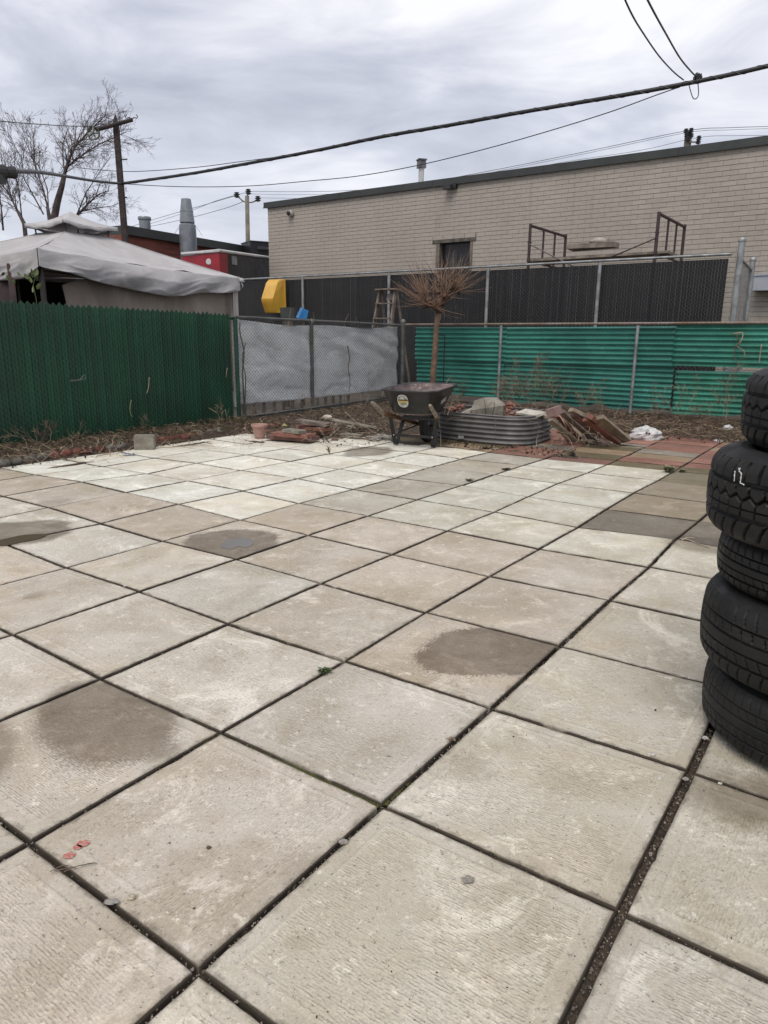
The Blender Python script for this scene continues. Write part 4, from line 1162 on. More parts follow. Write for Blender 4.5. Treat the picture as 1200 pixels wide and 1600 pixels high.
# dark interior: shade put in as near-black sheets at the far and left sides
IN = simple('interior_shade', (.028, .022, .02), (.05, .018, .018), 2, .9)
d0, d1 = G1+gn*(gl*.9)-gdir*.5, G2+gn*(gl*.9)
mb = MB(); mb.sheet(lambda u, v: Vector((d0.lerp(d1, u).x, d0.lerp(d1, u).y, .2+(EZ-.35)*v))+gn*.04*math.sin(u*50), 90, 2, gn*.004); mb.build('far_shade_sheet', IN, gz, True)
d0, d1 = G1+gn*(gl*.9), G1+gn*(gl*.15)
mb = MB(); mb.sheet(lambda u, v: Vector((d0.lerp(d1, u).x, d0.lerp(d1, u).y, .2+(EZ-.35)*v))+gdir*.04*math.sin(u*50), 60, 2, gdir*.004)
mb.build('side_shade_sheet', IN, gz, True)
for (x, dy) in ((27, .55), (64, .25)):
    q = atY(x, 440, G1.y+dy)
    mb = MB(); mb.tube([Vector((q.x, q.y, .1)), Vector((q.x, q.y, EZ-.14))], .02, 8); mb.build('inner_post', PM, gz)
# climbing plant leaves at the open corner
LV = simple('pale_green_leaf', (.20, .24, .09), (.09, .14, .04), 10, .5, rnd=.3)
iv = root('climbing_plant', Vector((G1.x, G1.y, 0))+gn*.1, 'climbing plant with pale green leaves at the open left corner of the gazebo', 'plant')
mb = MB(); q = [atY(x, y, G1.y-.02) for x, y in ((57, 470), (52, 446), (55, 432), (50, 424), (44, 428))]
mb.tube([Vector((q[0].x, q[0].y, .2))]+q, .005, 5); mb.build('stem', simple('green_stem', (.07, .09, .03), None, 5, .8), iv)
for (x, y, s_) in ((52, 451, .055), (61, 447, .05), (50, 427, .055), (56, 425, .05), (29, 428, .03), (12, 434, .035), (47, 437, .045), (41, 432, .04), (58, 436, .03), (22, 440, .03), (5, 428, .03)):
    c = atY(x, y, G1.y-.03+R.uniform(-.1, .1)); rt = Euler((R.uniform(.8, 1.6), R.uniform(-.5, .5), R.uniform(0, 6))).to_matrix()
    mb = MB(); vs = [Vector((0, -1, 0)), Vector((.62, -.45, .1)), Vector((.55, .35, .12)), Vector((0, 1.1, 0)), Vector((-.55, .35, .12)), Vector((-.62, -.45, .1)), Vector((0, 0, -.05))]
    mb.add([rt@(v*s_)+c for v in vs], [(0, 1, 6), (1, 2, 6), (2, 3, 6), (3, 4, 6), (4, 5, 6), (5, 0, 6)])
    mb.build('leaf', LV, iv)
# ================================================================ POLE, CABLES, BARE TREES
DP = 12.9
POLEM = simple('dark_weathered_timber', (.045, .028, .024), (.02, .013, .012), 9, .8, bump=.004)
pb, pt = atY(196, 380, DP), atY(180.5, 193, DP)
base = Vector((pb.x, pb.y, 0))
top = atY(181, 193, DP); lean = (top-pb)/(top.z-pb.z)
P0_ = pb - lean*pb.z
pole = root('clothesline_pole', P0_, 'dark square wooden clothesline pole with a pointed top and a crossarm behind the gazebo', 'pole')
mb = MB(); w = .040; q = top
ring = lambda c, s_: [c+Vector((x*s_, y*s_, 0)) for x, y in ((-1, -1), (1, -1), (1, 1), (-1, 1))]
mb.hexa(ring(P0_, w*1.25)+ring(q, w))
mb.add(ring(q, w)+[q+UP*.16], [(0, 1, 4), (1, 2, 4), (2, 3, 4), (3, 0, 4)])
mb.build('post', POLEM, pole)
mb = MB(); c0, c1 = atY(150, 203, DP-.1), atY(207, 187, DP-.1); mb.tube([c0, c1], .033, 8); mb.build('crossarm', POLEM, pole)
mb = MB(); h = atY(206, 187, DP-.1)
for s_ in (-1, 1):
    mb.tube([h, h+Vector((.04*s_, 0, .035)), h+Vector((.085*s_, 0, .02)), h+Vector((.1*s_, 0, .05)), h+Vector((.075*s_, 0, .075))], .008, 5)
mb.build('hook', POLEM, pole)
mb = MB()
for y in (250, 310): 
    a = atY(187, y, DP); mb.tube([a, a+Vector((.13, 0, .015))], .010, 5)
mb.build('spike', POLEM, pole)
pc = atY(146, 208, DP-.15)
BR = simple('old_brass', (.10, .105, .07), (.05, .05, .035), 9, .5, .3)
mb = MB(); rot = Matrix.Rotation(rad(90), 3, 'X')
mb.lathe([(.085, -.012), (.105, -.016), (.105, -.008), (.09, 0), (.105, .008), (.105, .016), (.085, .012), (.085, -.012)], pc, 22, rot)
for k in range(5): 
    a = k*6.28/5; mb.tube([pc, pc+Vector((math.cos(a)*.09, 0, math.sin(a)*.09))], .010, 5)
pw = mb.build('pulley', BR, pole)
mb = MB(); mb.tube([pc+Vector((.03, -.03, .12)), pc+Vector((.0, -.035, 0))], .014, 6); mb.build('pulley_bracket', simple('pale_bracket', (.35, .35, .33), None, 5, .5), pw)

CAB = simple('black_cable', (.012, .012, .013), (.02, .02, .02), 4, .5)
GCAB = simple('grey_far_wire', (.13, .13, .14), None, 4, .6)
def wire(name, pts, rs, mat, label, n=6, group=None, sm=8, cat='cable'):
    P = [atY(x, y, D) for x, y, D in pts]
    out = []
    for i in range(len(P)-1):
        a, b, c, d = P[max(i-1, 0)], P[i], P[i+1], P[min(i+2, len(P)-1)]
        for k in range(sm):
            f = k/sm; out.append(.5*((2*b)+(c-a)*f+(2*a-5*b+4*c-d)*f*f+(3*b-a-3*c+d)*f**3))
    out.append(P[-1])
    mb = MB(); mb.tube(out, rs, n)
    return tag(mb.build(name, mat, None, True), label, cat, group), out
_, cp_ = wire('overhead_cable', [(190, 287, 12.8), (300, 271, 12.2), (400, 253, 11.6), (500, 234, 11), (600, 213, 10.4), (700, 196, 9.9), (800, 178, 9.4), (900, 161, 9), (1000, 144, 8.6), (1100, 125, 8.3), (1200, 103, 8), (1400, 52, 7.5)], .022, CAB, 'thick black overhead cable rising to the right across the sky')
# lashing wire spiralling round the thick cable
mb = MB(); pts = []
for i in range(len(cp_)-1):
    a, b = cp_[i], cp_[i+1]; d = (b-a).normalized(); u = d.orthogonal().normalized(); v = d.cross(u)
    for k in range(4):
        t = k/4; ph = (i*4+k)*.5; pts.append(a.lerp(b, t)+(u*math.cos(ph)+v*math.sin(ph))*.0235)
mb.tube(pts, .003, 4)
tag(mb.build('lashing_wire', GCAB, None, True), 'thin grey lashing wire wound round the thick overhead cable', 'wire')
wire('overhead_cable', [(24, 268, 7.2), (60, 269, 8.2), (100, 275, 9.8), (150, 283, 11.6), (190, 287, 12.8)], .020, CAB, 'black cable dipping from the splice case at the left edge to the pole')
wire('overhead_wire', [(-60, 180, 9), (0, 189, 10), (60, 194, 11), (110, 197, 12), (146, 197, 12.7)], .006, CAB, 'thin clothesline wire running from the left edge to the pulley', 5)
wire('overhead_wire', [(120, 262, 14), (200, 268, 14), (300, 262, 13.4), (380, 252, 12.8), (450, 243, 12.2)], .006, CAB, 'thin wire just above the thick cable, crossing the bare tree', 5)
wire('overhead_wire', [(190, 287, 12.9), (260, 291, 12.9), (330, 292, 12.7), (400, 290, 12.3), (480, 283, 11.8), (560, 275, 11.3), (650, 259, 10.8), (750, 235, 10.2), (850, 207, 9.6), (950, 176, 9.1), (1030, 147, 8.8), (1062, 136, 8.5)], .006, CAB, 'thin wire sagging below the thick cable and rejoining it at the right', 5)
wire('overhead_wire', [(960, -40, 5.6), (985, 18, 6), (1005, 52, 6.6), (1030, 88, 7.4), (1052, 112, 8), (1068, 125, 8.4)], .007, CAB, 'left one of two thin drop wires coming down from the top edge', 5)
wire('overhead_wire', [(992, -40, 5.6), (1018, 12, 6), (1040, 52, 6.8), (1062, 90, 7.6), (1080, 112, 8.1), (1090, 122, 8.4)], .008, CAB, 'right one of two thin drop wires coming down from the top edge', 5)
wire('drip_loop', [(1076, 130, 8.38), (1079, 142, 8.38), (1083, 153, 8.38), (1088, 154, 8.38), (1091.5, 146, 8.38), (1090, 124, 8.38)], .005, CAB, 'small wire loop hanging under the cable clamp', 5)
c = atY(1090, 122, 8.36)
mb = MB()
for k in range(3): mb.box(c+Vector((-.02+.022*k, 0, .0)), (.012, .06, .09-.01*k))
mb.box(c, (.08, .05, .03)); tag(mb.build('cable_clamp', CAB), 'black clamp holding the drop wires on the thick cable', 'clamp')
# splice case at left edge
s0, s1 = atY(-60, 266, 6.8), atY(27, 270, 7.1)
d = (s1-s0).normalized()
r = root('splice_case', s1, 'black cable splice case hanging at the left edge of the sky', 'cable box')
mb = MB(); mb.tube([s0, s1-d*.10, s1-d*.09, s1-d*.02, s1], [.062, .066, .05, .055, .03], 14); mb.build('case_body', CAB, r)
mb = MB(); mb.box(s1-d*.19-UP*.065, (.16, .07, .09), jit=.01); mb.box(s1-d*.42-UP*.05, (.30, .09, .09)); mb.build('case_rib', simple('case_black', (.02, .022, .022), None, 4, .4), r)

# distant pole with insulators and its wires
DF = 46.0
f0, f1 = atY(385, 400, DF), atY(386, 306, DF)
fp = root('utility_pole', Vector((f0.x, f0.y, 0)), 'distant grey utility pole with insulators left of the beige building', 'pole')
GP = simple('grey_pole_wood', (.20, .175, .14), (.13, .11, .09), 3, .9)
mb = MB(); mb.tube([Vector((f0.x, f0.y, 0)), f1], [.17, .12], 10); mb.build('shaft', GP, fp, True)
INS = simple('grey_insulator', (.14, .145, .16), (.08, .08, .09), 5, .4)
def insul(c, parent, s_=1.0, d=DF):
    mb = MB(); mb.lathe([(.001, -.10*s_), (.05*s_, -.09*s_), (.12*s_, -.04*s_), (.05*s_, -.02*s_), (.13*s_, .03*s_), (.05*s_, .05*s_), (.10*s_, .09*s_), (.001, .12*s_)], c, 10)
    return autosmooth(mb.build('insulator', INS, parent))
arm = [(371, 306), (378, 313), (385, 317), (394, 316), (402, 313)]
mb = MB(); mb.tube([atY(x, y, DF) for x, y in arm], .04, 5); mb.tube([f1-UP*.1, atY(388, 300, DF)], .05, 5); mb.build('bracket', GP, fp)
for x, y in ((370, 305), (388, 300), (403, 311)): insul(atY(x, y, DF), fp, 1.6)
wire('far_wire', [(205, 354, 70), (260, 337, 60), (320, 320, 52), (370, 305, 46)], 0.0180, GCAB, 'upper left far wire running down from the distant pole behind the stack', 4)
wire('far_wire', [(195, 362, 70), (290, 332, 56), (340, 313, 50), (388, 300, 46)], 0.0132, GCAB, 'far wire leading to the top insulator of the distant pole', 4)
wire('far_wire', [(215, 358, 66), (290, 342, 56), (350, 326, 50), (380, 315, 46)], 0.0168, GCAB, 'lower far wire running from the roof stack to the distant pole', 4)
wire('far_wire', [(388, 299, 46), (470, 299.5, 44), (560, 297, 42), (640, 289, 40), (760, 268, 38), (900, 240, 36), (1070, 205, 34), (1140, 199.5, 36), (1230, 197, 38)], 0.0132, GCAB, 'topmost far wire passing behind the beige building roof', 4)
wire('far_wire', [(388, 303, 46), (470, 304, 44), (560, 301, 42), (640, 293, 40), (760, 271, 38), (900, 243, 36), (1070, 208, 34), (1140, 203, 36), (1230, 200, 38)], 0.0096, GCAB, 'second far wire close under the topmost one above the roof', 4)
wire('far_wire', [(403, 309, 46), (480, 310, 44), (560, 308, 42), (700, 292, 39), (860, 257, 37), (1000, 235, 35), (1090, 215, 34), (1150, 212, 36), (1230, 212, 38)], 0.0096, GCAB, 'lowest far wire just above the roof edge of the beige building', 4)
# pole head above the roof
DH = 34.0
h0, h1 = atY(1077, 235, DH), atY(1076, 206, DH)
hp = root('utility_pole', Vector((h0.x, h0.y, 0)), 'utility pole head with stacked insulators peeking over the roof at the right', 'pole')
mb = MB(); mb.tube([Vector((h0.x, h0.y, 0)), h1], [.19, .15], 10); mb.build('shaft', GP, hp, True)
for (x, y) in ((1072, 205), (1080, 204), (1073, 211), (1080, 212), (1092, 216), (1074, 217), (1091, 222)): insul(atY(x, y, DH-.2), hp, .95)
mb = MB(); mb.tube([atY(1073, 211, DH-.2), atY(1081, 222, DH-.2)], .035, 4); mb.tube([atY(1077, 222, DH-.2), atY(1092, 222, DH-.2)], .035, 4); mb.build('bracket', GP, hp)

# ---- bare trees
BARK = simple('bare_bark', (.10, .075, .07), (.055, .04, .038), 9, .9, world_space=True)
def grow(mb, p, d, L, r, lev, rng, droop=0.0, spread=.6, nseg=6):
    pts = [p]; rs = [r]; cur = p.copy(); dd = d.normalized()
    for k in range(nseg):
        dd = (dd + Vector((rng.gauss(0, .14), rng.gauss(0, .14), rng.gauss(0, .10)-droop))*(.8 if lev else 1.0)).normalized()
        cur = cur + dd*L/nseg; pts.append(cur.copy()); rs.append(max(.0024, r*(1-.75*(k+1)/nseg)))
    mb.tube(pts, rs, 5 if r > .02 else 3, False)
    if lev <= 0: return
    nb = rng.randint(3, 6) if lev > 1 else rng.randint(2, 5)
    for _ in range(nb):
        t = rng.uniform(.2, .98); i = min(int(t*nseg), nseg-1); q = pts[i].lerp(pts[i+1], t*nseg-i)
        dl = (pts[i+1]-pts[i]).normalized(); ax = dl.orthogonal().normalized(); ax.rotate(Matrix.Rotation(rng.uniform(0, 6.28), 3, dl))
        nd = (dl*math.cos(spread)+ax*math.sin(spread)*rng.uniform(.7, 1.3)).normalized()
        grow(mb, q, nd, L*rng.uniform(.35, .68)*(1.05-.4*t), rs[i]*.5, lev-1, rng, droop, spread, max(3, nseg-1))
def tree(name, label, D, trunk, limbs, seed, r0, lev=2, Lf=1.0, spread=.6, group=None):
    rng = random.Random(seed)
    P = [atY(x, y, D+dz) for x, y, dz in trunk]
    base = Vector((P[0].x, P[0].y, 0))
    t = root(name, base, label, 'tree', group)
    mb = MB(); pts = [base]+P
    mb.tube(pts, [r0*1.2]+[r0*(1-.62*k/len(P)) for k in range(len(P))], 9)
    mb.build('trunk', BARK, t, True)
    mb = MB()
    for lm in limbs:
        L = [atY(x, y, D+dz) for x, y, dz in lm[1]]
        rr = [max(.005, .5*lm[0]*(1-.8*k/(len(L)-1))) for k in range(len(L))]
        mb.tube(L, rr, 6, False)
        tot = sum((L[k+1]-L[k]).length for k in range(len(L)-1))
        for k in range(len(L)-1):
            n = max(1, int(1.45*lm[2]*(L[k+1]-L[k]).length/tot+.5))
            for _ in range(n):
                u = rng.random(); q = L[k].lerp(L[k+1], u); dl = (L[k+1]-L[k]).normalized(); ax = dl.orthogonal().normalized(); ax.rotate(Matrix.Rotation(rng.uniform(0, 6.28), 3, dl))
                nd = (dl*math.cos(spread)+ax*math.sin(spread)).normalized()
                grow(mb, q, nd, tot*lm[3]*rng.uniform(.5, 1.1), min(.011, rr[k]*.45), lev, rng, 0, spread)
    mb.build('crown', BARK, t)
    return t
tree('bare_tree', 'bare tree with a dark leaning trunk right behind the gazebo peak', 17,
     [(84, 345, 0), (90, 315, 0), (97, 290, 0), (101, 272, 0)],
     [(.075, [(101, 272, 0), (107, 250, 0), (118, 228, .2), (130, 215, .3), (148, 196, .3), (165, 180, .2)], 26, .38),
      (.05, [(104, 262, 0), (118, 250, -.3), (135, 238, -.5), (155, 225, -.6), (178, 215, -.8), (198, 206, -1)], 24, .34),
      (.04, [(101, 270, 0), (98, 245, .4), (99, 222, .6), (108, 198, .8)], 12, .42),
      (.035, [(106, 255, 0), (115, 232, .8), (128, 205, 1.2), (141, 180, 1.4)], 14, .4)], 5, .085, 2, 1, .62)
tree('bare_tree', 'bare tree with branches fanning low to the right of the gazebo peak', 19,
     [(112, 352, 0), (122, 335, 0)],
     [(.06, [(122, 335, 0), (138, 318, 0), (152, 305, 0), (170, 297, 0)], 16, .5),
      (.03, [(128, 330, 0), (150, 325, .4), (175, 322, .6), (190, 315, .8)], 14, .5),
      (.035, [(118, 340, 0), (135, 300, -.3), (155, 270, -.4), (172, 245, -.6)], 12, .42)], 11, .06, 2, 1, .7)
tree('bare_tree', 'bare tree with thin upright branches at the far left behind the gazebo', 16,
     [(78, 345, 0), (74, 322, 0)],
     [(.04, [(74, 322, 0), (66, 290, 0), (58, 270, .2), (50, 245, .3), (37, 215, .4)], 12, .4),
      (.032, [(68, 335, 0), (52, 305, 0), (38, 280, -.3), (33, 245, -.4), (14, 215, -.5), (11, 195, -.5)], 12, .32),
      (.03, [(60, 275, .1), (54, 250, .3), (53, 235, .4), (52, 208, .5)], 8, .35),
      (.03, [(76, 330, 0), (74, 295, .3), (62, 262, .5), (45, 240, .6), (30, 225, .7)], 12, .38)], 21, .045, 2, 1, .5)
tree('bare_tree', 'bare tree with crowded twigs cut off by the left edge of the photo', 18,
     [(38, 350, 0), (28, 330, 0)],
     [(.05, [(28, 330, 0), (12, 300, 0), (0, 285, 0), (-15, 265, 0)], 14, .5),
      (.04, [(30, 338, 0), (18, 310, .3), (10, 280, .5), (2, 250, .6)], 14, .45),
      (.035, [(34, 340, 0), (30, 300, -.3), (22, 262, -.5), (25, 235, -.6)], 12, .4),
      (.05, [(5, 360, 0), (3, 335, 0), (0, 310, 0), (-5, 290, 0)], 10, .4)], 31, .05, 2, 1, .5)

# ---- pollarded tree in front of the corrugated sheets
tb = W(10.45, ab(onA(676, 596, 10.45))[1], 0)
Dt = tb.y
pt_ = root('pollard_tree', tb, 'young pollarded tree with a knobbly head of thin upright shoots behind the wheelbarrow', 'tree')
PBK = simple('brown_smooth_bark', (.22, .135, .085), (.13, .08, .055), 14, .85, bump=.004, dirt=((.07, .055, .045), .4))
kn = atY(690, 462, Dt)
mid = [tb, atY(677, 585, Dt), atY(680, 545, Dt), atY(682, 510, Dt), atY(685, 490, Dt)]
mb = MB(); mb.tube(mid, [.058, .052, .047, .045, .05], 10); mb.build('trunk', PBK, pt_, True)
SHB = simple('red_brown_shoots', (.27, .165, .105), (.15, .09, .06), 8, .75, world_space=True)
mb = MB(); rg = random.Random(3); kn0 = atY(687, 476, Dt)
mb.tube([mid[-1], kn0+UP*.1], [.05, .07], 8)
heads = [(664, 462, .05), (670, 470, .0), (683, 455, .1), (697, 462, -.1), (706, 448, .0), (690, 447, .12), (680, 480, -.08), (712, 455, .08), (664, 476, 0)]
HP = [atY(x, y, Dt+dy*1.2) for x, y, dy in heads]
for k, h in enumerate(HP):
    mb.tube([kn0-UP*.05, kn0.lerp(h, .6)+UP*-.02, h], [.035, .028, .03], 6)
    b_ = blob(h, .062, k, .5, (1, 1, .8), 3, 8, 6); mb.add(b_.v, b_.f)
mb.build('knobbly_head', simple('knobbly_bark', (.15, .085, .055), (.065, .04, .03), 12, .9, bump=.01), pt_, True)
SP = MB()
for k in range(230):
    h = rg.choice(HP); side = (h-kn0); 
    az = rg.uniform(0, 6.28); el = rg.uniform(-.45, 1.45)
    d = Vector((math.cos(az)*math.cos(el), math.sin(az)*math.cos(el)*.8, math.sin(el))) + Vector((side.x*2.2, side.y*2, .1))
    d.normalize()
    kc = rg.random(); L = rg.uniform(.22, .74)*(1 if d.z > .2 else .9)
    p = h + d*.03; pts = [p]; dd = d.copy()
    for q in range(6):
        dd = (dd+UP*(.01+.08*kc)+Vector((rg.gauss(0, .05), rg.gauss(0, .05), 0))).normalized(); p = p+dd*L/6; pts.append(p)
    SP.tube(pts, [.0055, .005, .0045, .004, .0034, .0028, .002], 4, False)
tag(SP.build('shoots', SHB, pt_), kind='stuff')
# thin dark stake and bracing rod beside the tree
mb = MB(); a = W(10.8, ab(onA(693, 590, 10.8))[1], 0); t_ = atY(695, 524, a.y)
mb.tube([a, t_], .011, 6); mb.tube([t_, atY(684, 523, a.y)], .008, 5)
tag(mb.build('garden_stake', simple('dark_stake', (.03, .035, .035), None, 5, .7)), 'thin dark stake standing right beside the pollarded tree trunk', 'stake')

# ---- yellow slide bed, blue board, stepladder and clutter between the fences
YP = simple('yellow_plastic', (.62, .36, .045), (.50, .27, .035), 3, .42, dirt=((.34, .20, .05), .3), stretch=(1, 1, .3))
yd = KA-.42
y0, y1 = ab(onA(414, 450, yd))[1], ab(onA(432, 450, yd))[1]
zt, zb = onA(430, 436, yd).z, onA(430, 489, yd).z
ys = root('slide_bed', W(yd, (y0+y1)/2, zb), 'yellow ribbed plastic tray hanging upside down over the black slat fence', 'plastic tray')
mb = MB()
W_y = (y1-y0)*1.0
prof = [(.24, 1.0), (.12, .98), (.05, .90), (-.10, .50), (-.13, .42), (-.12, .34), (-.02, .03), (.0, 0.0)]
def f(u, v):
    i = min(int(v*(len(prof)-1)), len(prof)-2); t = v*(len(prof)-1)-i
    a = prof[i][0]*(1-t)+prof[i+1][0]*t; z = prof[i][1]*(1-t)+prof[i+1][1]*t
    rib = .008*math.cos(u*2*math.pi*9)
    return W(yd+a-rib, y0+W_y*u, zb+(zt-zb)*z)
mb.sheet(f, 72, 28, tA*.012); mb.build('tray_bottom', YP, ys, True)
mb = MB()
for s_, bb in ((1, y1), (-1, y0)):
    P = []
    for a, z in prof: P.append(W(yd+a, bb, zb+(zt-zb)*z))
    Q = [W(yd+.24, bb+s_*.04, zb+(zt-zb)*z) for a, z in prof]
    vs = P+Q; n = len(P)
    mb.add(vs, [(i, i+1, n+i+1, n+i) if s_ < 0 else (i+1, i, n+i, n+i+1) for i in range(n-1)])
mb.build('tray_side', YP, ys)
mb = MB(); mb.tube([W(yd+.25, y1+.05, zb), W(yd+.25, y1+.05, zt), W(yd+.25, y0-.10, zt)], .022, 6); mb.build('tray_rim', YP, ys)
BLU = simple('blue_plastic', (.03, .22, .50), (.02, .14, .36), 6, .4)
b0 = LF(8.3)-.9
q = onB(473, 489, b0)
mb = MB(); mb.box(q+UP*-.02, (.14, .14, .18), Euler((.15, .35, .5)).to_matrix(), .8); 
r = root('blue_bin', Vector((q.x, q.y, 0)), 'small bright blue plastic bin peeking over the tarpaulin fence', 'bin')
mb.build('bin_body', BLU, r); mb = MB(); mb.tube([Vector((q.x, q.y, 0)), q-UP*.1], .02, 6); mb.build('bin_pole', STL, r)
# clutter stand
mb = MB(); c = onB(449, 487, b0); 
r = root('garden_crate', Vector((c.x, c.y, 0)), 'dark grey crate standing behind the tarpaulin fence next to the yellow tray', 'crate')
mb.box(Vector((c.x, c.y, 1.52)), (.16, .25, .16), rz(.4), 1.1); mb.build('crate_body', simple('dark_crate', (.06, .065, .06), None, 5, .6), r)
mb = MB(); mb.box(Vector((c.x, c.y, .72)), (.12, .2, 1.42), rz(.4)); mb.build('crate_stand', simple('crate_stand_wood', (.1, .08, .06), None, 5, .8), r)
for k, (x, y, xx, yy) in enumerate(((451, 497, 455, 481), (492, 499, 489, 487), (538, 498, 545, 490), (590, 500, 585, 493), (560, 500, 556, 495))):
    a, b = onB(x, y+6, b0+.3), onB(xx, yy, b0+.3)
    mb = MB(); mb.tube([Vector((a.x, a.y, 0)), a, b], [.006, .005, .002], 4)
    tag(mb.build('dry_weed', L2), 'dry weed stem poking above the tarpaulin fence, %s' % ('beside the yellow tray', 'beside the blue bin', 'halfway to the stepladder', 'just left of the stepladder', 'short one in the middle')[k], 'weed')
# stepladder
LW = simple('weathered_ladder_wood', (.21, .17, .135), (.12, .095, .075), 7, .85, rnd=.12)
la = 12.2
lb0, lb1 = ab(onA(594.5, 455, la))[1], ab(onA(618, 455, la))[1]
ltop = onA(606, 451, la).z
lcen = W(la, (lb0+lb1)/2, 0)
ld = root('stepladder', lcen, 'weathered wooden stepladder standing behind the fence corner', 'stepladder')
fl_ = .10
for s_, bb in ((-1, lb0), (1, lb1)):
    mb = MB(); mb.hexa([W(la-.55, bb+s_*fl_*.9-.02, 0), W(la-.55, bb+s_*fl_*.9+.02, 0), W(la-.47, bb+s_*fl_*.9+.02, 0), W(la-.47, bb+s_*fl_*.9-.02, 0), W(la-.05, bb-.02, ltop-.03), W(la-.05, bb+.02, ltop-.03), W(la+.03, bb+.02, ltop-.03), W(la+.03, bb-.02, ltop-.03)])
    mb.build('front_leg', LW, ld)
    mb = MB(); mb.hexa([W(la+.5, bb+s_*fl_*.7-.015, 0), W(la+.5, bb+s_*fl_*.7+.015, 0), W(la+.54, bb+s_*fl_*.7+.015, 0), W(la+.54, bb+s_*fl_*.7-.015, 0), W(la+.02, bb-.015, ltop-.03), W(la+.02, bb+.015, ltop-.03), W(la+.06, bb+.015, ltop-.03), W(la+.06, bb-.015, ltop-.03)])
    mb.build('rear_leg', LW, ld)
mb = MB(); mb.hexa([W(la-.12, lb0-.06, ltop-.03), W(la-.12, lb1+.06, ltop-.03), W(la+.12, lb1+.06, ltop-.03), W(la+.12, lb0-.06, ltop-.03), W(la-.12, lb0-.06, ltop), W(la-.12, lb1+.06, ltop), W(la+.12, lb1+.06, ltop), W(la+.12, lb0-.06, ltop)]); mb.build('top_cap', LW, ld)
for k in range(1, 7):
    t = 1-(k*.29)/ltop; aa = la-.05-.47*(1-t); z = ltop*t
    e_ = fl_*.9*(1-t)
    mb = MB(); mb.hexa([W(aa-.05, lb0-e_, z-.012), W(aa-.05, lb1+e_, z-.012), W(aa+.08, lb1+e_, z-.012), W(aa+.08, lb0-e_, z-.012), W(aa-.05, lb0-e_, z+.012), W(aa-.05, lb1+e_, z+.012), W(aa+.08, lb1+e_, z+.012), W(aa+.08, lb0-e_, z+.012)]); mb.build('step', LW, ld)
mb = MB(); mb.box(W(la+.05, (lb0+lb1)/2, ltop-.16), (.10, .03, .12), jit=.01); tag(mb.build('paint_rag', simple('rag', (.45, .42, .38), None, 9, .9), None), 'small pale rag hanging inside the top of the stepladder', 'rag')
# ================================================================ WHEELBARROW
HD = rad(22)
wr, wf_ = Vector((math.cos(HD), -math.sin(HD), 0)), Vector((math.sin(HD), math.cos(HD), 0))
WB0 = Vector((.32, 7.675, 0))
def T(x, y, z): return WB0 + wr*x + wf_*y + UP*z
WROT = Matrix.Rotation(-HD, 3, 'Z')
wb = root('wheelbarrow', T(0, .1, 0), 'black wheelbarrow with weathered wooden handles standing in front of the raised bed', 'wheelbarrow')
BLK = simple('black_barrow_metal', (.008, .008, .0085), (.015, .0145, .0145), 5, .42, dirt=((.07, .06, .05), .25))
INSD = simple('dusty_tray_inside', (.17, .125, .115), (.075, .055, .055), 7, .8, dirt=((.36, .29, .26), .7), contrast=(.4, .6))
def sq(t, hx, y0, y1, z, n=4.5):
    c, s = math.cos(t), math.sin(t)
    k = (abs(c)**n+abs(s)**n)**(-1/n)
    return (c*k*hx, (y0+y1)/2 + s*k*(y1-y0)/2, z)
def loops(L, name, mat, close_bottom=True, parent=wb):
    mb = MB(); N = 48; vs = []
    for (hx, hx2, y0, y1, z0, z1, n) in L:
        for k in range(N):
            t = 2*math.pi*k/N
            x, y, z = sq(t, 1, y0, y1, 0, n)
            f = (y-y0)/(y1-y0); x *= hx+(hx2-hx)*f; vs.append(T(x, y, z0+(z1-z0)*f))
    fs = [(j*N+k, j*N+(k+1) % N, (j+1)*N+(k+1) % N, (j+1)*N+k) for j in range(len(L)-1) for k in range(N)]
    if close_bottom: fs.append(tuple(reversed(range(N))))
    mb.add(vs, fs); return autosmooth(mb.build(name, mat, parent), 50)
#      half width rear, front, y rear, y front, z rear, z front, squareness
tray = loops([(.20, .17, -.13, .36, .368, .350, 4), (.225, .20, -.15, .40, .370, .360, 4), (.25, .22, -.165, .44, .390, .395, 4), (.315, .285, -.265, .67, .600, .625, 5),
       (.337, .305, -.285, .70, .612, .637, 6), (.337, .305, -.285, .70, .622, .647, 6), (.328, .296, -.277, .69, .630, .655, 6), (.316, .284, -.263, .675, .624, .649, 5)], 'tray', BLK)
def lo(L):
    return loops(L, 'tray_inside', INSD, False, wb)
lo([(.312, .280, -.259, .670, .622, .646, 5), (.245, .216, -.160, .432, .385, .392, 4), (.22, .195, -.145, .395, .362, .354, 4), (.10, .09, -.05, .3, .358, .350, 4), (.002, .002, .10, .12, .358, .350, 2)])
bpy.data.objects['tray_inside'].data.flip_normals()
WOODG = simple('grey_weathered_wood', (.30, .25, .195), (.17, .135, .10), 18, .85, stretch=(1, 1, 1), dirt=((.09, .07, .05), .4))
WOODB = simple('brown_varnished_wood', (.15, .075, .035), (.08, .04, .02), 12, .6)
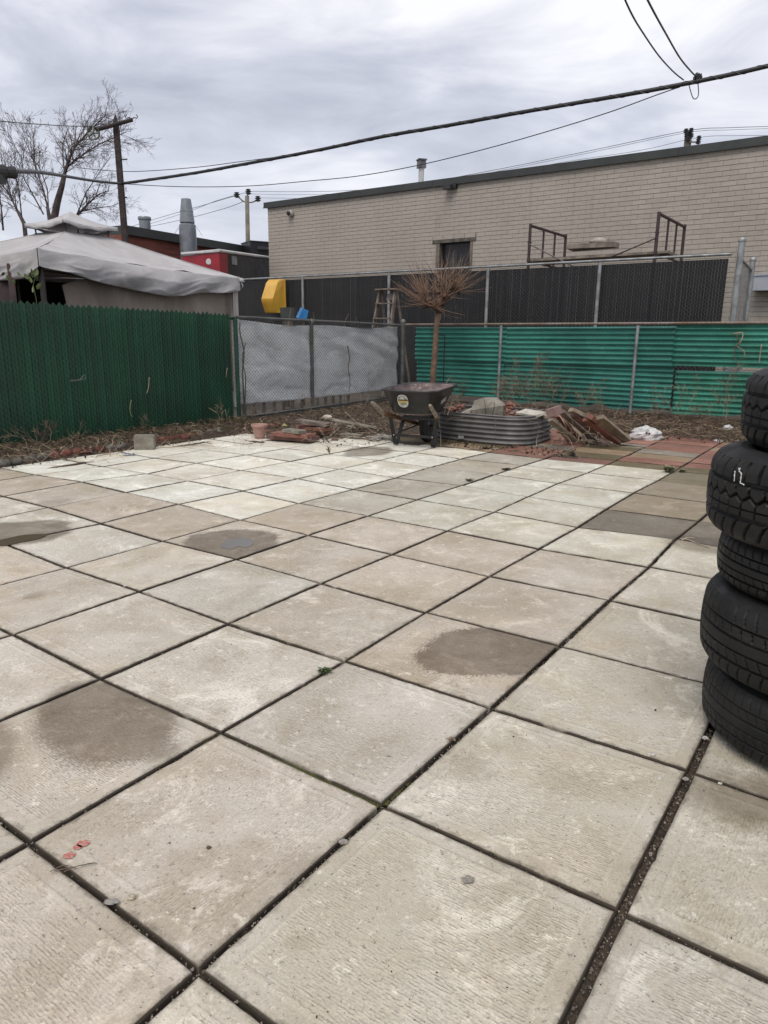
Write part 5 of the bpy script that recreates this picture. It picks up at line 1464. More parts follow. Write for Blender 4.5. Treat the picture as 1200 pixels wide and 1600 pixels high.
for s_ in (-1, 1):
    tip, j1, j2 = (s_*.315, -.44, .505), (s_*.285, .0, .285), (s_*.075, .58, .165)
    tp, a, b = Vector(tip), Vector(j1), Vector(j2)
    def beam(p, q, w0, h0, w1, h1, mat, nm, par=wb, round_=False):
        mb = MB(); d = (q-p).normalized(); sx = Vector((d.y, -d.x, 0)).normalized(); up = sx.cross(d).normalized()
        n = 8; k0 = []
        st = [(0, .55), (.06, .9), (.25, 1.05), (.55, 1), (1, 1)] if round_ else [(0, 1), (1, 1)]
        vs = []
        for t, k in st:
            c = p.lerp(q, t); w = (w0+(w1-w0)*t)*k; h = (h0+(h1-h0)*t)*k
            for m in range(n):
                an = 2*math.pi*(m+.5)/n; ca, sa = math.cos(an), math.sin(an); kk = (abs(ca)**6+abs(sa)**6)**(-1/6) if not round_ or t > .5 else 1
                v = c+sx*ca*kk*w+up*sa*kk*h; vs.append(T(v.x, v.y, v.z))
        R_ = len(st)
        fs = [(i*n+m, i*n+(m+1) % n, (i+1)*n+(m+1) % n, (i+1)*n+m) for i in range(R_-1) for m in range(n)]
        fs += [tuple(reversed(range(n))), tuple(range((R_-1)*n, R_*n))]
        mb.add(vs, fs); return autosmooth(mb.build(nm, mat, par), 35)
    mid_ = tp.lerp(a, .62)
    hnd = beam(mid_, b, .019, .024, .016, .020, WOODB, 'handle')
    beam(tp, mid_, .019, .022, .019, .024, WOODG, 'grip', hnd, True)
    # leg strap: down, round foot, back up
    mb = MB(); P = [(s_*.262, -.06, .345), (s_*.236, -.035, .16), (s_*.217, -.02, .035), (s_*.217, .0, .012), (s_*.217, .035, .012), (s_*.215, .06, .035), (s_*.20, .12, .18), (s_*.185, .17, .30)]
    pts = [T(*p) for p in P]; w = .021; vs = []
    for p in pts: vs += [p-wr*w, p+wr*w]
    vs2 = []
    for i, p in enumerate(pts):
        d = (pts[min(i+1, len(pts)-1)]-pts[max(i-1, 0)]).normalized(); nn = wr.cross(d).normalized()*.006
        vs2 += [p-wr*w+nn, p+wr*w+nn]
    n = len(pts)
    fs = []
    for i in range(n-1):
        a_, b_, c_, d_ = 2*i, 2*i+1, 2*i+3, 2*i+2
        fs += [(a_, b_, c_, d_), (2*n+d_, 2*n+c_, 2*n+b_, 2*n+a_), (a_, d_, 2*n+d_, 2*n+a_), (c_, b_, 2*n+b_, 2*n+c_)]
    mb.add(vs+vs2, fs); lg = mb.build('leg', BLK, wb)
    mb = MB(); b_ = blob(T(s_*.220, -.047, .125), .009, 1, 0, (1, 1, 1), 1, 8, 5); mb.add(b_.v, b_.f); mb.build('bolt', simple('zinc_bolt', (.5, .5, .48), None, 5, .35, .6), lg, True)
mb = MB(); mb.box(T(0, -.035, .125), (.43, .008, .028), WROT); mb.build('cross_brace', BLK, wb)
mb = MB(); mb.box(T(0, .10, .30), (.44, .04, .03), WROT); mb.box(T(0, .10, .335), (.30, .06, .03), WROT); mb.build('tray_support', BLK, wb)
for s_ in (-1, 1):
    mb = MB(); mb.tube([T(s_*.19, .02, .15), T(s_*.09, .40, .195), T(s_*.075, .45, .19)], .008, 6); mb.build('side_brace', BLK, wb, True)
    mb = MB(); mb.tube([T(s_*.10, .34, .30), T(s_*.075, .45, .19)], .009, 6); mb.build('wheel_bracket', BLK, wb)
# wheel
wc = T(0, .45, .185)
AX = Matrix(((wr.x, wf_.x, 0), (wr.y, wf_.y, 0), (0, 0, 1))) @ Matrix.Rotation(rad(90), 3, 'Y')
whl = MB(); R0 = .185
prof = [(.105, -.030), (.125, -.040), (.150, -.046), (.172, -.040), (.182, -.024)]
for q in range(5): prof += [(R0-.004, -.020+q*.010-.0035), (R0, -.020+q*.010-.003), (R0, -.020+q*.010+.003), (R0-.004, -.020+q*.010+.0035)]
prof += [(.182, .024), (.172, .040), (.150, .046), (.125, .040), (.105, .030), (.105, -.030)]
whl.lathe(prof, wc, 48, AX)
RUB = simple('dull_rubber', (.022, .022, .022), (.040, .038, .035), 8, .8)
wo_ = root('wheel', wc, None); wo_.parent = wb; wo_.location = wc-ORG[wb]
def sub(o, par): 
    o.parent = par; o.location = ORG[o]-ORG[par]; return o
t_ = autosmooth(whl.build('tyre', RUB, wb), 30); sub(t_, wo_)
mb = MB(); mb.lathe([(.105, -.028), (.095, -.022), (.045, -.010), (.02, -.03), (.02, .03), (.045, .010), (.095, .022), (.105, .028)], wc, 28, AX); sub(autosmooth(mb.build('rim', simple('barrow_rim', (.12, .12, .12), None, 5, .5, .5), wb), 30), wo_)
mb = MB(); mb.tube([wc-wr*.09, wc+wr*.09], .008, 8); sub(mb.build('axle', BLK, wb), wo_)
# paper label on the rear face of the tray: oval, white, yellow band, dark bars
def rp(x, z, off=.004):       # point on the rear face
    f = (z-.375)/(.6-.375); y = -.165+(-.265+.165)*f; hx = .25+(.315-.25)*f
    k = (1-min(.999, abs(x/hx))**5)**(1/5)
    yc = (.44-.165)/2*(1-f) + (.67-.265)/2*f; hy = yc-y
    return T(x, yc-hy*k-off, z)
def patch(pts, off, nm, mat, par):
    mb = MB(); n = len(pts)
    mb.add([rp(x, z, off) for x, z in pts]+[rp(x, z, off-.003) for x, z in pts], [tuple(range(n))]+[(k, n+k, n+(k+1) % n, (k+1) % n) for k in range(n)])
    return mb.build(nm, mat, par)
lx, lz = -.052, .512
WL = simple('label_white', (.60, .59, .53), (.42, .41, .36), 30, .5); YL = simple('label_yellow', (.52, .36, .06), None, 20, .5); DL = simple('label_dark', (.03, .03, .025), None, 9, .5); GL2 = simple('label_green_grey', (.22, .27, .22), None, 20, .5)
ov = [(lx+.060*math.copysign(abs(math.cos(2*math.pi*k/28))**.75, math.cos(2*math.pi*k/28)), lz+.068*math.copysign(abs(math.sin(2*math.pi*k/28))**.85, math.sin(2*math.pi*k/28))) for k in range(28)]
lb = patch(ov, .004, 'label', WL, tray)
for z0, z1, x0, x1, m_, o_ in ((.005, .017, -.054, .056, DL, .0055), (-.008, .004, -.050, .058, YL, .0055), (.029, .040, -.046, -.024, DL, .0055), (.031, .037, .010, .034, DL, .0055), (.020, .025, .020, .045, DL, .0055), (.047, .055, -.03, .03, GL2, .0055), (-.022, -.013, -.046, .036, YL, .0055), (-.027, -.023, -.020, .036, DL, .0055), (-.038, -.031, -.040, .040, GL2, .0055), (-.052, -.046, -.018, .010, GL2, .0055)):
    mb = MB(); pts = [(lx+x0, lz+z0), (lx+x1, lz+z0), (lx+x1, lz+z1), (lx+x0, lz+z1)]
    mb.add([rp(x, z, o_) for x, z in pts], [(0, 1, 2, 3)])
    o = mb.build('print', m_, tray); 
# small white sticker on the right side
mb = MB()
def rs_(y, z, off=.004):
    f = (z-.375)/(.225); hx = (.25+(.065)*f); return T(hx+off-.004*0, y, z)
mb.add([rs_(.02, .47), rs_(.16, .50), rs_(.16, .545), rs_(.02, .515)], [(0, 1, 2, 3)]); mb.build('sticker', simple('sticker_grey_white', (.42, .42, .40), (.2, .2, .2), 90, .5), tray)

# ================================================================ RAISED BED of corrugated metal
CZM = simple('galvanised_corrugated', (.19, .187, .18), (.11, .107, .103), 3.5, .6, .15, dirt=((.12, .10, .085), .35), world_space=True)
rbed = root('raised_bed', W(7.62, -3.78, 0), 'rounded raised garden bed of grey corrugated metal full of rubble', 'planter')
Hb = .32
def bedpt(t, off=0.0, n=3.8):
    c, s = math.cos(t), math.sin(t); k = (abs(c)**n+abs(s)**n)**(-1/n)
    return 7.64 + s*k*(.50+off), -3.80 + c*k*(.62+off)
mb = MB()
mb.grid(lambda u, v: (lambda ab_: W(ab_[0], ab_[1], .002+Hb*v))(bedpt(2*math.pi*u+.6, .011*math.sin(2*math.pi*6*v-1.2) - .02*v*0 + .006*math.sin(u*31))), 200, 72)
bw = mb.build('bed_wall', CZM, rbed, True)
mb = MB(); mb.grid(lambda u, v: (lambda ab_: W(ab_[0], ab_[1], .002+Hb*v))(bedpt(2*math.pi*u+.6, -.006+.011*math.sin(2*math.pi*6*v-1.2)+ .006*math.sin(u*31))), 200, 36); o = mb.build('bed_wall_inside', CZM, rbed, True); o.data.flip_normals()
mb = MB(); P = []
for k in range(201):
    a, b = bedpt(2*math.pi*k/200, 0); P.append(W(a, b, Hb+.005))
mb.tube(P, .007, 6, False); mb.build('rolled_rim', CZM, rbed, True)
for t in (1.5*math.pi+.42, .02, -.28):
    a, b = bedpt(t, .014); mb = MB()
    for q in range(5): b_ = blob(W(a, b, .045+q*.058), .006, 1, 0, (1, 1, 1), 1, 6, 4); mb.add(b_.v, b_.f)
    mb.build('bolts', GALV, rbed, True)
def bs(u, v):
    t = 2*math.pi*u; a, b = bedpt(t, -.02); return W(7.64+(a-7.64)*v, -3.8+(b+3.8)*v, .245+.05*mnoise.noise(Vector((a*v*7, b*v*7, 1))) + .03*(1-v))
mb = MB(); mb.grid(bs, 48, 12); o = mb.build('bed_soil', SOIL, rbed, True); o.data.flip_normals()
tagp = onA(733, 692, 7.11); 
mb = MB(); mb.box(W(7.118, -3.94, .055), (.07, .006, .035), rz(BANG)); mb.build('paper_scrap', simple('pale_scrap', (.42, .42, .40), (.25, .25, .24), 40, .7), rbed)

# ================================================================ RUBBLE AND BOARDS
CGR = simple('grey_rubble', (.27, .25, .205), (.17, .155, .125), 9, .92, bump=.006, bscale=40, dirt=((.10, .09, .07), .4))
CRED = simple('red_rubble', (.25, .10, .07), (.17, .08, .06), 9, .92, bump=.006, bscale=40, dirt=((.30, .21, .16), .45))
CRD2 = simple('faded_red_slab', (.21, .115, .095), (.13, .075, .065), 7, .92, bump=.004, bscale=50, dirt=((.28, .22, .18), .35))
CTAN = simple('tan_slab', (.31, .26, .19), (.19, .155, .11), 7, .92, bump=.004, bscale=50, dirt=((.12, .09, .06), .35))
PALE = simple('pale_board', (.46, .42, .35), (.30, .26, .20), 8, .85, dirt=((.14, .11, .08), .4))
PNK = simple('pinkish_block', (.27, .175, .155), (.17, .11, .10), 9, .9, bump=.004, bscale=60)
def slab(nm, p, q, w, th, mat, label, cat, roll=0.0, jit=.006, group=None):
    """a slab or board lying from p to q (world), width w, thickness th"""
    p, q = Vector(p), Vector(q); d = (q-p); L = d.length; d.normalize()
    sx = d.cross(UP).normalized(); up = sx.cross(d); sx = Matrix.Rotation(roll, 3, d) @ sx; up = Matrix.Rotation(roll, 3, d) @ up
    n = 6; vs = []; 
    for i in range(n+1):
        c = p+d*(L*i/n)
        for (a, b) in ((-1, -1), (-1, -.8), (-1, .8), (-.96, 1), (.96, 1), (1, .8), (1, -.8), (1, -1)):
            j = jit*mnoise.noise(c*11+sx*a*3+up*b)
            endj = (jit*1.8*mnoise.noise(Vector((a*2, b*2, p.x*9+i))) if i in (0, n) else 0)
            vs.append(c+sx*(a*w/2+j)+up*(b*th/2+j*.4)+d*endj)
    m = 8
    fs = [(i*m+k, i*m+(k+1) % m, (i+1)*m+(k+1) % m, (i+1)*m+k) for i in range(n) for k in range(m)]
    fs += [tuple(reversed(range(m))), tuple(range(n*m, n*m+m))]
    mb = MB(); mb.add(vs, fs)
    return tag(mb.build(nm, mat), label, cat, group)
# on the raised bed
hexp = [(735, 641), (741, 626), (753, 622), (772, 622), (786, 634), (785, 650), (762, 652), (738, 648)]
pa = 7.52
F1 = [onA(x, y, pa+ (0.10 if y < 630 else 0.0)) for x, y in hexp]
c_ = sum(F1, Vector())/len(F1); nn = -tA*1.0
mb = MB(); n = len(F1)
fr = [p+tA*.015*mnoise.noise(p*9) for p in F1]; bk = [p+tA*.075+UP*.004 for p in F1]; inn = [c_+(p-c_)*.93-tA*.008 for p in fr]
mb.add(fr+bk+inn, [(k, (k+1) % n, n+(k+1) % n, n+k) for k in range(n)]+[(2*n+k, 2*n+(k+1) % n, (k+1) % n, k) for k in range(n)]+[tuple(reversed([2*n+k for k in range(n)])), tuple(n+k for k in range(n))])
o = mb.build('broken_slab', CGR); tag(o, 'large broken grey concrete piece standing on edge in the raised bed', 'rubble')
mb = MB()
for x0, y0, x1, y1 in ((756, 623, 759, 650), (773, 628, 768, 650)): mb.tube([onA(x0, y0, pa-.03), onA((x0+x1)/2+1, (y0+y1)/2, pa-.022), onA(x1, y1, pa-.02)], .003, 4)
cr_ = mb.build('black_cord', CAB, o)
slab('board', onA(707, 653, 7.4), onA(744, 637, 7.6), .05, .03, PALE, 'pale narrow board leaning left of the big broken concrete piece', 'board')
slab('board', onA(814, 643, 7.62), onA(846, 648, 7.5), .16, .028, simple('white_board', (.55, .52, .44), (.36, .33, .27), 8, .8), 'cream white board lying across the right end of the raised bed', 'board', .2)
slab('board', onA(842, 643, 7.7), onA(856, 652, 7.5), .06, .03, CTAN, 'short tan board end at the right rim of the raised bed', 'board')
slab('slab_piece', onA(789, 640, 7.8), onA(800, 652, 7.55), .10, .04, CRED, 'orange red rubble piece leaning right of the broken concrete piece', 'rubble', .5)
slab('white_scrap', onA(724, 649, 7.35), onA(738, 648, 7.35), .06, .02, PALE, 'small white scrap lying at the front rim of the raised bed', 'scrap')
for k, (x, y, s_, mt, lb_) in enumerate(((804, 645, .045, PNK, 'pink lump in the raised bed next to the orange rubble'), (814, 647, .04, CTAN, 'tan lump in the raised bed in front of the cream board'), (707, 640, .05, CRED, 'red lump at the left end of the raised bed'), (698, 648, .05, CRD2, 'dull red lump behind the wheelbarrow tray corner'), (720, 635, .045, CRED, 'red lump between the dry branches in the raised bed'), (797, 633, .05, CRED, 'red lump behind the big broken concrete piece'))):
    b_ = blob(onA(x, y, 7.6), s_, k+40, .35, (1.3, 1, .75), 2.4); mb = MB(); mb.add(b_.v, b_.f); tag(mb.build('rubble_lump', mt), lb_, 'rubble')
for k in range(7):
    x = 700+k*6+R.uniform(-2, 2)
    slab('red_rod', onA(x-4, 643+R.uniform(-3, 3), 7.75), onA(x+12, 652+R.uniform(-2, 2), 7.45), .022, .018, CRED if k % 2 else PNK, 'thin red broken strip in the loose heap at the left end of the raised bed', 'rubble', group='thin red strips heaped in the raised bed')
# heap of slabs and boards to the right of the bed
def pp(x, y, z): return gnd(x, y, z)
slab('board', pp(936, 652, .36), pp(979, 688, .05), .105, .04, CTAN, 'widest tan board, rightmost of the leaning heap beside the bed', 'board', -.35)
slab('board', pp(892, 640, .43), pp(931, 660, .27), .06, .04, CTAN, 'short rounded tan board at the top of the leaning heap', 'board', -.2)
slab('slab_piece', pp(915, 655, .33), pp(966, 692, .03), .075, .035, CRED, 'brick red slab just left of the widest tan board', 'slab', -.3)
slab('slab_piece', pp(896, 648, .37), pp(943, 686, .06), .07, .035, CRD2, 'faded red slab in the middle of the leaning heap', 'slab', -.3)
slab('board', pp(877, 643, .40), pp(929, 688, .03), .06, .035, simple('grey_red_board', (.22, .18, .155), (.12, .09, .08), 9, .9), 'grey board with a red underside left of the middle of the heap', 'board', -.35)
slab('board', pp(860, 656, .30), pp(899, 689, .03), .06, .03, CTAN, 'dull tan board closest to the metal bed in the heap', 'board', -.4)
slab('slab_piece', pp(872, 650, .30), pp(905, 686, .03), .09, .03, CRED, 'dark red slab low in the heap behind the grey board', 'slab', -.2)
slab('slab_piece', pp(921, 650, .37), pp(933, 659, .30), .10, .05, CRED, 'small red chunk resting near the top of the widest tan board', 'rubble', .3)
slab('slab_piece', pp(905, 660, .22), pp(950, 690, .02), .10, .03, CRD2, 'shadowed red slab under the middle of the heap', 'slab', 0)
for k_, (x0, y0, z0, x1, y1, z1, w_, t_, m_, lb_) in enumerate(((884, 650, .30, 917, 690, .03, .05, .03, CTAN, 'narrow tan strip between the grey board and the dull board'), (904, 652, .30, 948, 688, .05, .05, .03, CRED, 'narrow red strip right of the faded slab'), (868, 662, .22, 889, 690, .02, .05, .03, CRD2, 'short dull red strip low beside the metal bed'), (924, 662, .22, 955, 690, .03, .05, .03, PNK, 'pink strip under the brick red slab'), (888, 668, .14, 930, 692, .02, .10, .03, CTAN, 'flat tan piece at the foot of the heap'))):
    slab('slab_piece', pp(x0, y0, z0), pp(x1, y1, z1), w_, t_, m_, lb_, 'rubble', -.2)
blk_ = pp(866, 643, .42)
mb = MB(); mb.box(blk_, (.15, .10, .085), Euler((.1, -.35, -.5)).to_matrix(), .96, .004); tag(mb.build('brick', PNK), 'pinkish block perched on top of the heap by the bed corner', 'brick')
mb = MB(); mb.box(gnd(944, 696, 0)+UP*.05, (.10, .08, .10), rz(.3), 1, .004); tag(mb.build('brick', PNK), 'small pinkish block standing on the slabs at the foot of the heap', 'brick')
for k in range(16):
    x, y = R.uniform(870, 960), R.uniform(672, 692)
    b_ = blob(gnd(x, y)+UP*.02, R.uniform(.012, .035), k+60, .35, (1.3, 1, .7), 2.4, 8, 5); mb = MB(); mb.add(b_.v, b_.f); tag(mb.build('rubble_lump', R.choice((CRED, CRD2, CTAN, CGR))), 'small crumb of rubble at the foot of the leaning heap', 'rubble', 'rubble crumbs around the leaning heap')
# heap on the left, in front of the tarpaulin
def stackslab(x0, y0, x1, y1, z, w, th, mat, label, cat='slab', roll=0):
    return slab('slab_piece' if cat == 'slab' else 'board', gnd(x0, y0, z), gnd(x1, y1, z), w, th, mat, label, cat, roll)
stackslab(424, 681, 492, 686, .04, .22, .045, CRD2, 'wide flat red slab at the bottom of the left heap')
stackslab(430, 677, 486, 681, .085, .18, .04, CRED, 'brick red slab lying second in the left heap')
stackslab(447, 672, 473, 675, .13, .13, .035, CGR, 'small grey slab on top of the red slabs in the left heap')
stackslab(463, 685, 483, 687, .03, .10, .05, CTAN, 'tan block end sticking out below the left heap', 'slab')
slab('board', gnd(466, 657, .20), gnd(514, 664, .17), .14, .035, simple('old_grey_board', (.20, .165, .135), (.11, .085, .07), 9, .9), 'old grey board across the top of the left heap', 'board')
stackslab(470, 666, 512, 671, .12, .16, .04, CRED, 'red slab just under the old grey board')
stackslab(472, 672, 510, 676, .07, .16, .04, CRD2, 'dull red slab under the others at the middle of the left heap')
slab('board', gnd(512, 654, .22), gnd(586, 668, .06), .09, .03, PALE, 'long pale plank sloping down to the right from the left heap', 'board')
stackslab(537, 679, 561, 682, .03, .12, .04, CGR, 'grey rectangular piece on the ground under the pale plank')
mb = MB(); mb.box(gnd(523, 686, .018), (.075, .045, .036), rz(.2), .95, .003); tag(mb.build('brick', CRD2), 'tiny brown brick piece alone on the white paving', 'brick')
b_ = blob(gnd(511, 652, .24), .04, 9, .3, (1.5, .8, .6)); mb = MB(); mb.add(b_.v, b_.f); tag(mb.build('rubble_lump', PALE), 'pale lump where the two top boards of the left heap meet', 'rubble')
RGH = simple('pale_rubble', (.33, .31, .275), (.20, .185, .16), 20, .95, bump=.01, bscale=60)
for k, (x, y, s_) in enumerate(((586, 689, .05), (596, 687, .06), (606, 688, .05), (577, 686, .035))):
    b_ = blob(gnd(x, y)+UP*s_*.4, s_, k+80, .45, (1.4, 1, .7), 3, 12, 8); mb = MB(); mb.add(b_.v, b_.f); tag(mb.build('rubble_lump', RGH), ('pale rough lump of rubble left of the barrow legs', 'largest pale rough lump left of the barrow legs', 'pale rough lump nearest the barrow leg', 'smallest pale rough lump near the pale plank')[k], 'rubble')
for k, (x, y, s_, mt, lb_) in enumerate(((430, 668, .05, CRED, 'red lump beside the plant pot'), (385, 672, .035, CRD2, 'dull red lump left of the plant pot'), (548, 672, .05, CGR, 'grey lump in shade under the pale plank'), (500, 684, .03, CTAN, 'tan lump in front of the left heap'), (620, 668, .03, CRED, 'red lump seen under the barrow tray'), (418, 676, .03, CRED, 'small red lump between pot and heap'))):
    b_ = blob(gnd(x, y)+UP*s_*.5, s_, k+90, .35, (1.4, 1, .7), 2.5); mb = MB(); mb.add(b_.v, b_.f); tag(mb.build('rubble_lump', mt), lb_, 'rubble')
mb = MB(); c = gnd(444, 665, .09); mb.add([c+Vector((-.035, 0, -.01)), c+Vector((0, -.01, .03)), c+Vector((.04, 0, .0)), c+Vector((.005, .005, -.03)), c+Vector((0, -.02, .0))], [(0, 4, 1), (1, 4, 2), (2, 4, 3), (3, 4, 0), (0, 1, 2, 3)]); tag(mb.build('plastic_scrap', simple('yellow_scrap', (.55, .50, .20), None, 5, .5)), 'yellow plastic scrap lying between the pot and the left heap', 'scrap')
# plant pot
pc_ = gnd(406, 685)
pot = root('plant_pot', pc_, 'pinkish plastic plant pot standing at the edge of the paving', 'plant pot')
POT = simple('pink_terracotta_plastic', (.42, .25, .205), (.36, .205, .17), 4, .55)
mb = MB(); r0 = .085; mb.lathe([(.001, .002), (r0*.62, .002), (r0*.66, .02), (r0*.72, .022), (r0*.92, .10), (r0*1.0, .135), (r0*1.14, .137), (r0*1.16, .162), (r0*1.12, .165), (r0*1.05, .160), (r0*.9, .12), (.001, .115)], pc_, 32); autosmooth(mb.build('pot_body', POT, pot), 30)
mb = MB(); mb.grid(lambda u, v: pc_+Vector((math.cos(6.2832*u)*r0*.98*v, math.sin(6.2832*u)*r0*.98*v, .138+.012*mnoise.noise(Vector((u*9, v*4, 0))))), 24, 4); o = mb.build('pot_soil', SOIL, pot, True)
# concrete edging block
bq = gnd(222, 703)
mb = MB(); mb.box(bq+UP*.075+wf_*.05, (.20, .10, .15), rz(.12), .98, .004)
eb = mb.build('concrete_block', CGR); tag(eb, 'grey concrete block standing upright on the edge of the paving', 'block')
# scalloped edging stones
EDG = simple('grey_edging', (.20, .19, .165), (.11, .10, .085), 9, .95, bump=.005, bscale=50, rnd=.15, dirt=((.07, .075, .04), .4)); EDR = simple('red_edging', (.17, .062, .042), (.10, .042, .032), 9, .95, bump=.005, bscale=50, rnd=.15)
es = [(-60, 741, 0), (-35, 735, 0), (-12, 731, 0), (11, 728, 0), (30, 725, 0), (51, 721, 0), (71, 719, 0), (91, 716, 1), (109, 713, 1), (125, 711, 1), (141, 709, 1), (161, 706, 1), (178, 703, 0), (194, 701, 0), (246, 693, 1), (258, 692, 1), (270, 690, 1), (282, 688, 1), (294, 687, 1), (306, 684, 1), (318, 682, 0), (332, 680, 0), (346, 678, 0)]
ORD = ['first', 'second', 'third', 'fourth', 'fifth', 'sixth', 'seventh', 'eighth', 'ninth', 'tenth', 'eleventh', 'twelfth', 'thirteenth', 'fourteenth']
for k, (x, y, red) in enumerate(es):
    p = gnd(x, y)-tB*.05
    s_ = .062*R.uniform(.85, 1.05)
    b_ = blob(p+UP*.02, s_, k, .12, (1.0, .72, .85), 1.6, 12, 8, rz(AANG))
    mb = MB(); mb.add(b_.v, b_.f)
    od = ORD[13-k] if k < 14 else ORD[k-14]
    tag(mb.build('edging_stone', EDR if red else EDG, None, True), ('red' if red else 'grey')+' edging stone, '+od+' to the '+('left' if k < 14 else 'right')+' of the concrete block', 'edging stone', 'rounded edging stones along the soil bed')
# bags of litter
def bag(x, y, w, h, label, seed, mat):
    c = gnd(x, y); b_ = blob(c+UP*h*.3, w/2, seed, .17, (1, .7, h/w*1.2), 2.3, 22, 14)
    mb = MB(); mb.add(b_.v, b_.f); return tag(mb.build('plastic_bag', mat, None, False), label, 'bag')
WB_ = simple('white_plastic_bag', (.62, .62, .60), (.42, .42, .41), 14, .5, dirt=((.25, .24, .22), .5))
g1 = bag(1008, 686, .36, .17, 'crumpled white plastic bag lying at the edge of the red slabs', 4, WB_)
mb = MB(); cc_ = onA(1000, 676, ab(gnd(1008, 686))[0]-.12)
for q in range(5): mb.box(cc_+tB*(-.02+q*.032)+UP*(.006*math.sin(q)), (.02, .004, .018), rz(BANG), 1, .003)
tagx = mb.build('bag_print', DL, g1)
bag(1136, 674, .13, .09, 'small white plastic bag lying in the dead stalks near the tyres', 8, WB_)
bag(1122, 690, .12, .03, 'flat torn white scrap of plastic in front of the small bag', 12, WB_)
c = gnd(201, 712); mb = MB(); mb.sheet(lambda u, v: c+Vector((-.06+.12*u, -.02+.05*v, .012+.03*abs(mnoise.noise(Vector((u*4, v*4, 3)))))), 8, 4, UP*.002); tag(mb.build('wrapper', simple('blue_white_wrapper', (.55, .56, .62), (.04, .05, .16), 30, .4, contrast=(.45, .5))), 'crumpled blue and white wrapper on the white paving by the concrete block', 'wrapper')
# pale curled roots, cords and twigs over the heaps
RT = simple('pale_root', (.42, .34, .25), (.25, .19, .13), 9, .9, world_space=True)
def strand(pts, r, name='dry_root', mat=RT):
    P = pts; out = []
    for i in range(len(P)-1):
        a, b, c, d = P[max(i-1, 0)], P[i], P[i+1], P[min(i+2, len(P)-1)]
        for k in range(6):
            f = k/6; out.append(.5*((2*b)+(c-a)*f+(2*a-5*b+4*c-d)*f*f+(3*b-a-3*c+d)*f**3))
    out.append(P[-1]); mb = MB(); mb.tube(out, [r*(1-.5*k/len(out)) for k in range(len(out))], 5); return mb.build(name, mat, None, True)
S = [([(862, 652, .3), (872, 648, .36), (882, 662, .28), (886, 675, .16), (884, 688, .05), (876, 694, .02), (862, 694, .01)], .007, 'pale curling root hanging in front of the heap beside the bed'),
     ([(880, 655, .3), (890, 668, .2), (897, 686, .03), (912, 690, .01)], .005, 'thin pale root running down the middle of the leaning heap'),
     ([(860, 655, .25), (866, 668, .2), (880, 682, .08)], .003, 'thin wire hanging at the right rim of the raised bed'),
     ([(838, 700, .01), (839, 684, .12), (842, 676, .18), (852, 675, .2)], .004, 'pale twig arching in front of the raised bed corner'),
     ([(850, 642, .35), (862, 628, .5), (864, 616, .6), (870, 604, .7)], .005, 'pale upright stalk rising behind the right end of the raised bed'),
     ([(497, 660, .2), (500, 668, .14), (505, 678, .05)], .005, 'short pale twig hanging over the left heap'),
     ([(519, 660, .2), (516, 666, .16), (512, 680, .03)], .004, 'curved dark twig at the left heap'),
     ([(538, 643, .18), (552, 655, .12), (566, 670, .05), (582, 678, .02)], .004, 'long thin stalk running right from the left heap'),
     ([(536, 662, .14), (526, 672, .08), (514, 682, .02)], .005, 'pale root arching below the pale plank'),
     ([(690, 612, .5), (696, 600, .6), (703, 590, .68)], .006, 'pale forked branch standing left in the raised bed'),
     ([(699, 648, .34), (706, 628, .45), (705, 606, .6), (709, 598, .66)], .007, 'stout pale branch standing at the left end of the raised bed'),
     ([(705, 622, .48), (697, 635, .38), (694, 648, .3)], .005, 'pale fork of the branch bending down to the left'),
     ([(706, 624, .47), (712, 636, .38)], .005, 'pale fork of the branch bending down to the right'),
     ([(689, 700, .0), (688, 675, .16), (686, 656, .30), (687, 645, .37)], .0028, 'thin bent wire standing right of the barrow leg'),
     ([(240, 696, .03), (255, 699, .02), (290, 697, .02), (330, 693, .01)], .007, 'pale stick lying along the paving edge right of the concrete block'),
     ([(150, 713, .02), (165, 710, .02), (178, 707, .02)], .006, 'short pale stick lying in front of the edging stones'),
     ([(1062, 842, .004), (1075, 843, .006), (1084, 847, .006), (1098, 852, .006), (1110, 857, .004)], .004, 'white cord lying on the sandy patch near the tyres'),
     ([(1066, 844, .004), (1074, 840, .008), (1085, 841, .006)], .004, 'curled end of white cord on the sandy patch'),
     ([(1101, 1130, .01), (1098, 1100, .05), (1101, 1085, .09), (1100, 1075, .12)], .0015, 'dry grass stalk beside the lowest tyre')]
for pts, r, lb_ in S:
    o = strand([gnd(x, y, z) for x, y, z in pts], r, 'dry_root' if 'root' in lb_ else ('cord' if 'cord' in lb_ else 'stick'))
    tag(o, lb_, 'root' if 'root' in lb_ else ('cord' if 'cord' in lb_ else ('wire' if 'wire' in lb_ else 'stick')))
rgr = random.Random(77)
mb = MB()
def tangle(x0, x1, y0, y1, z1, n):
    for _ in range(n):
        x, y = rgr.uniform(x0, x1), rgr.uniform(y0, y1); p = gnd(x, y, rgr.uniform(.02, z1)); d = Vector((rgr.gauss(0, 1), rgr.gauss(0, 1), rgr.gauss(0, .5))).normalized(); P = [p]
        for q in range(6):
            d = (d+Vector((rgr.gauss(0, .45), rgr.gauss(0, .45), rgr.gauss(-.1, .35)))).normalized(); p = p+d*rgr.uniform(.03, .08); p = Vector((p.x, p.y, max(.012, p.z))); P.append(p)
        r_ = rgr.uniform(.0012, .003); mb.tube(P, [r_*(1-.1*q) for q in range(7)], 4, False)
tangle(862, 965, 655, 690, .28, 46); tangle(690, 730, 632, 652, .36, 26); tangle(790, 850, 640, 655, .33, 26); tangle(430, 600, 662, 690, .16, 60); tangle(240, 420, 672, 694, .08, 40); tangle(0, 200, 695, 725, .10, 40)
tag(mb.build('root_tangle', RT), kind='stuff')
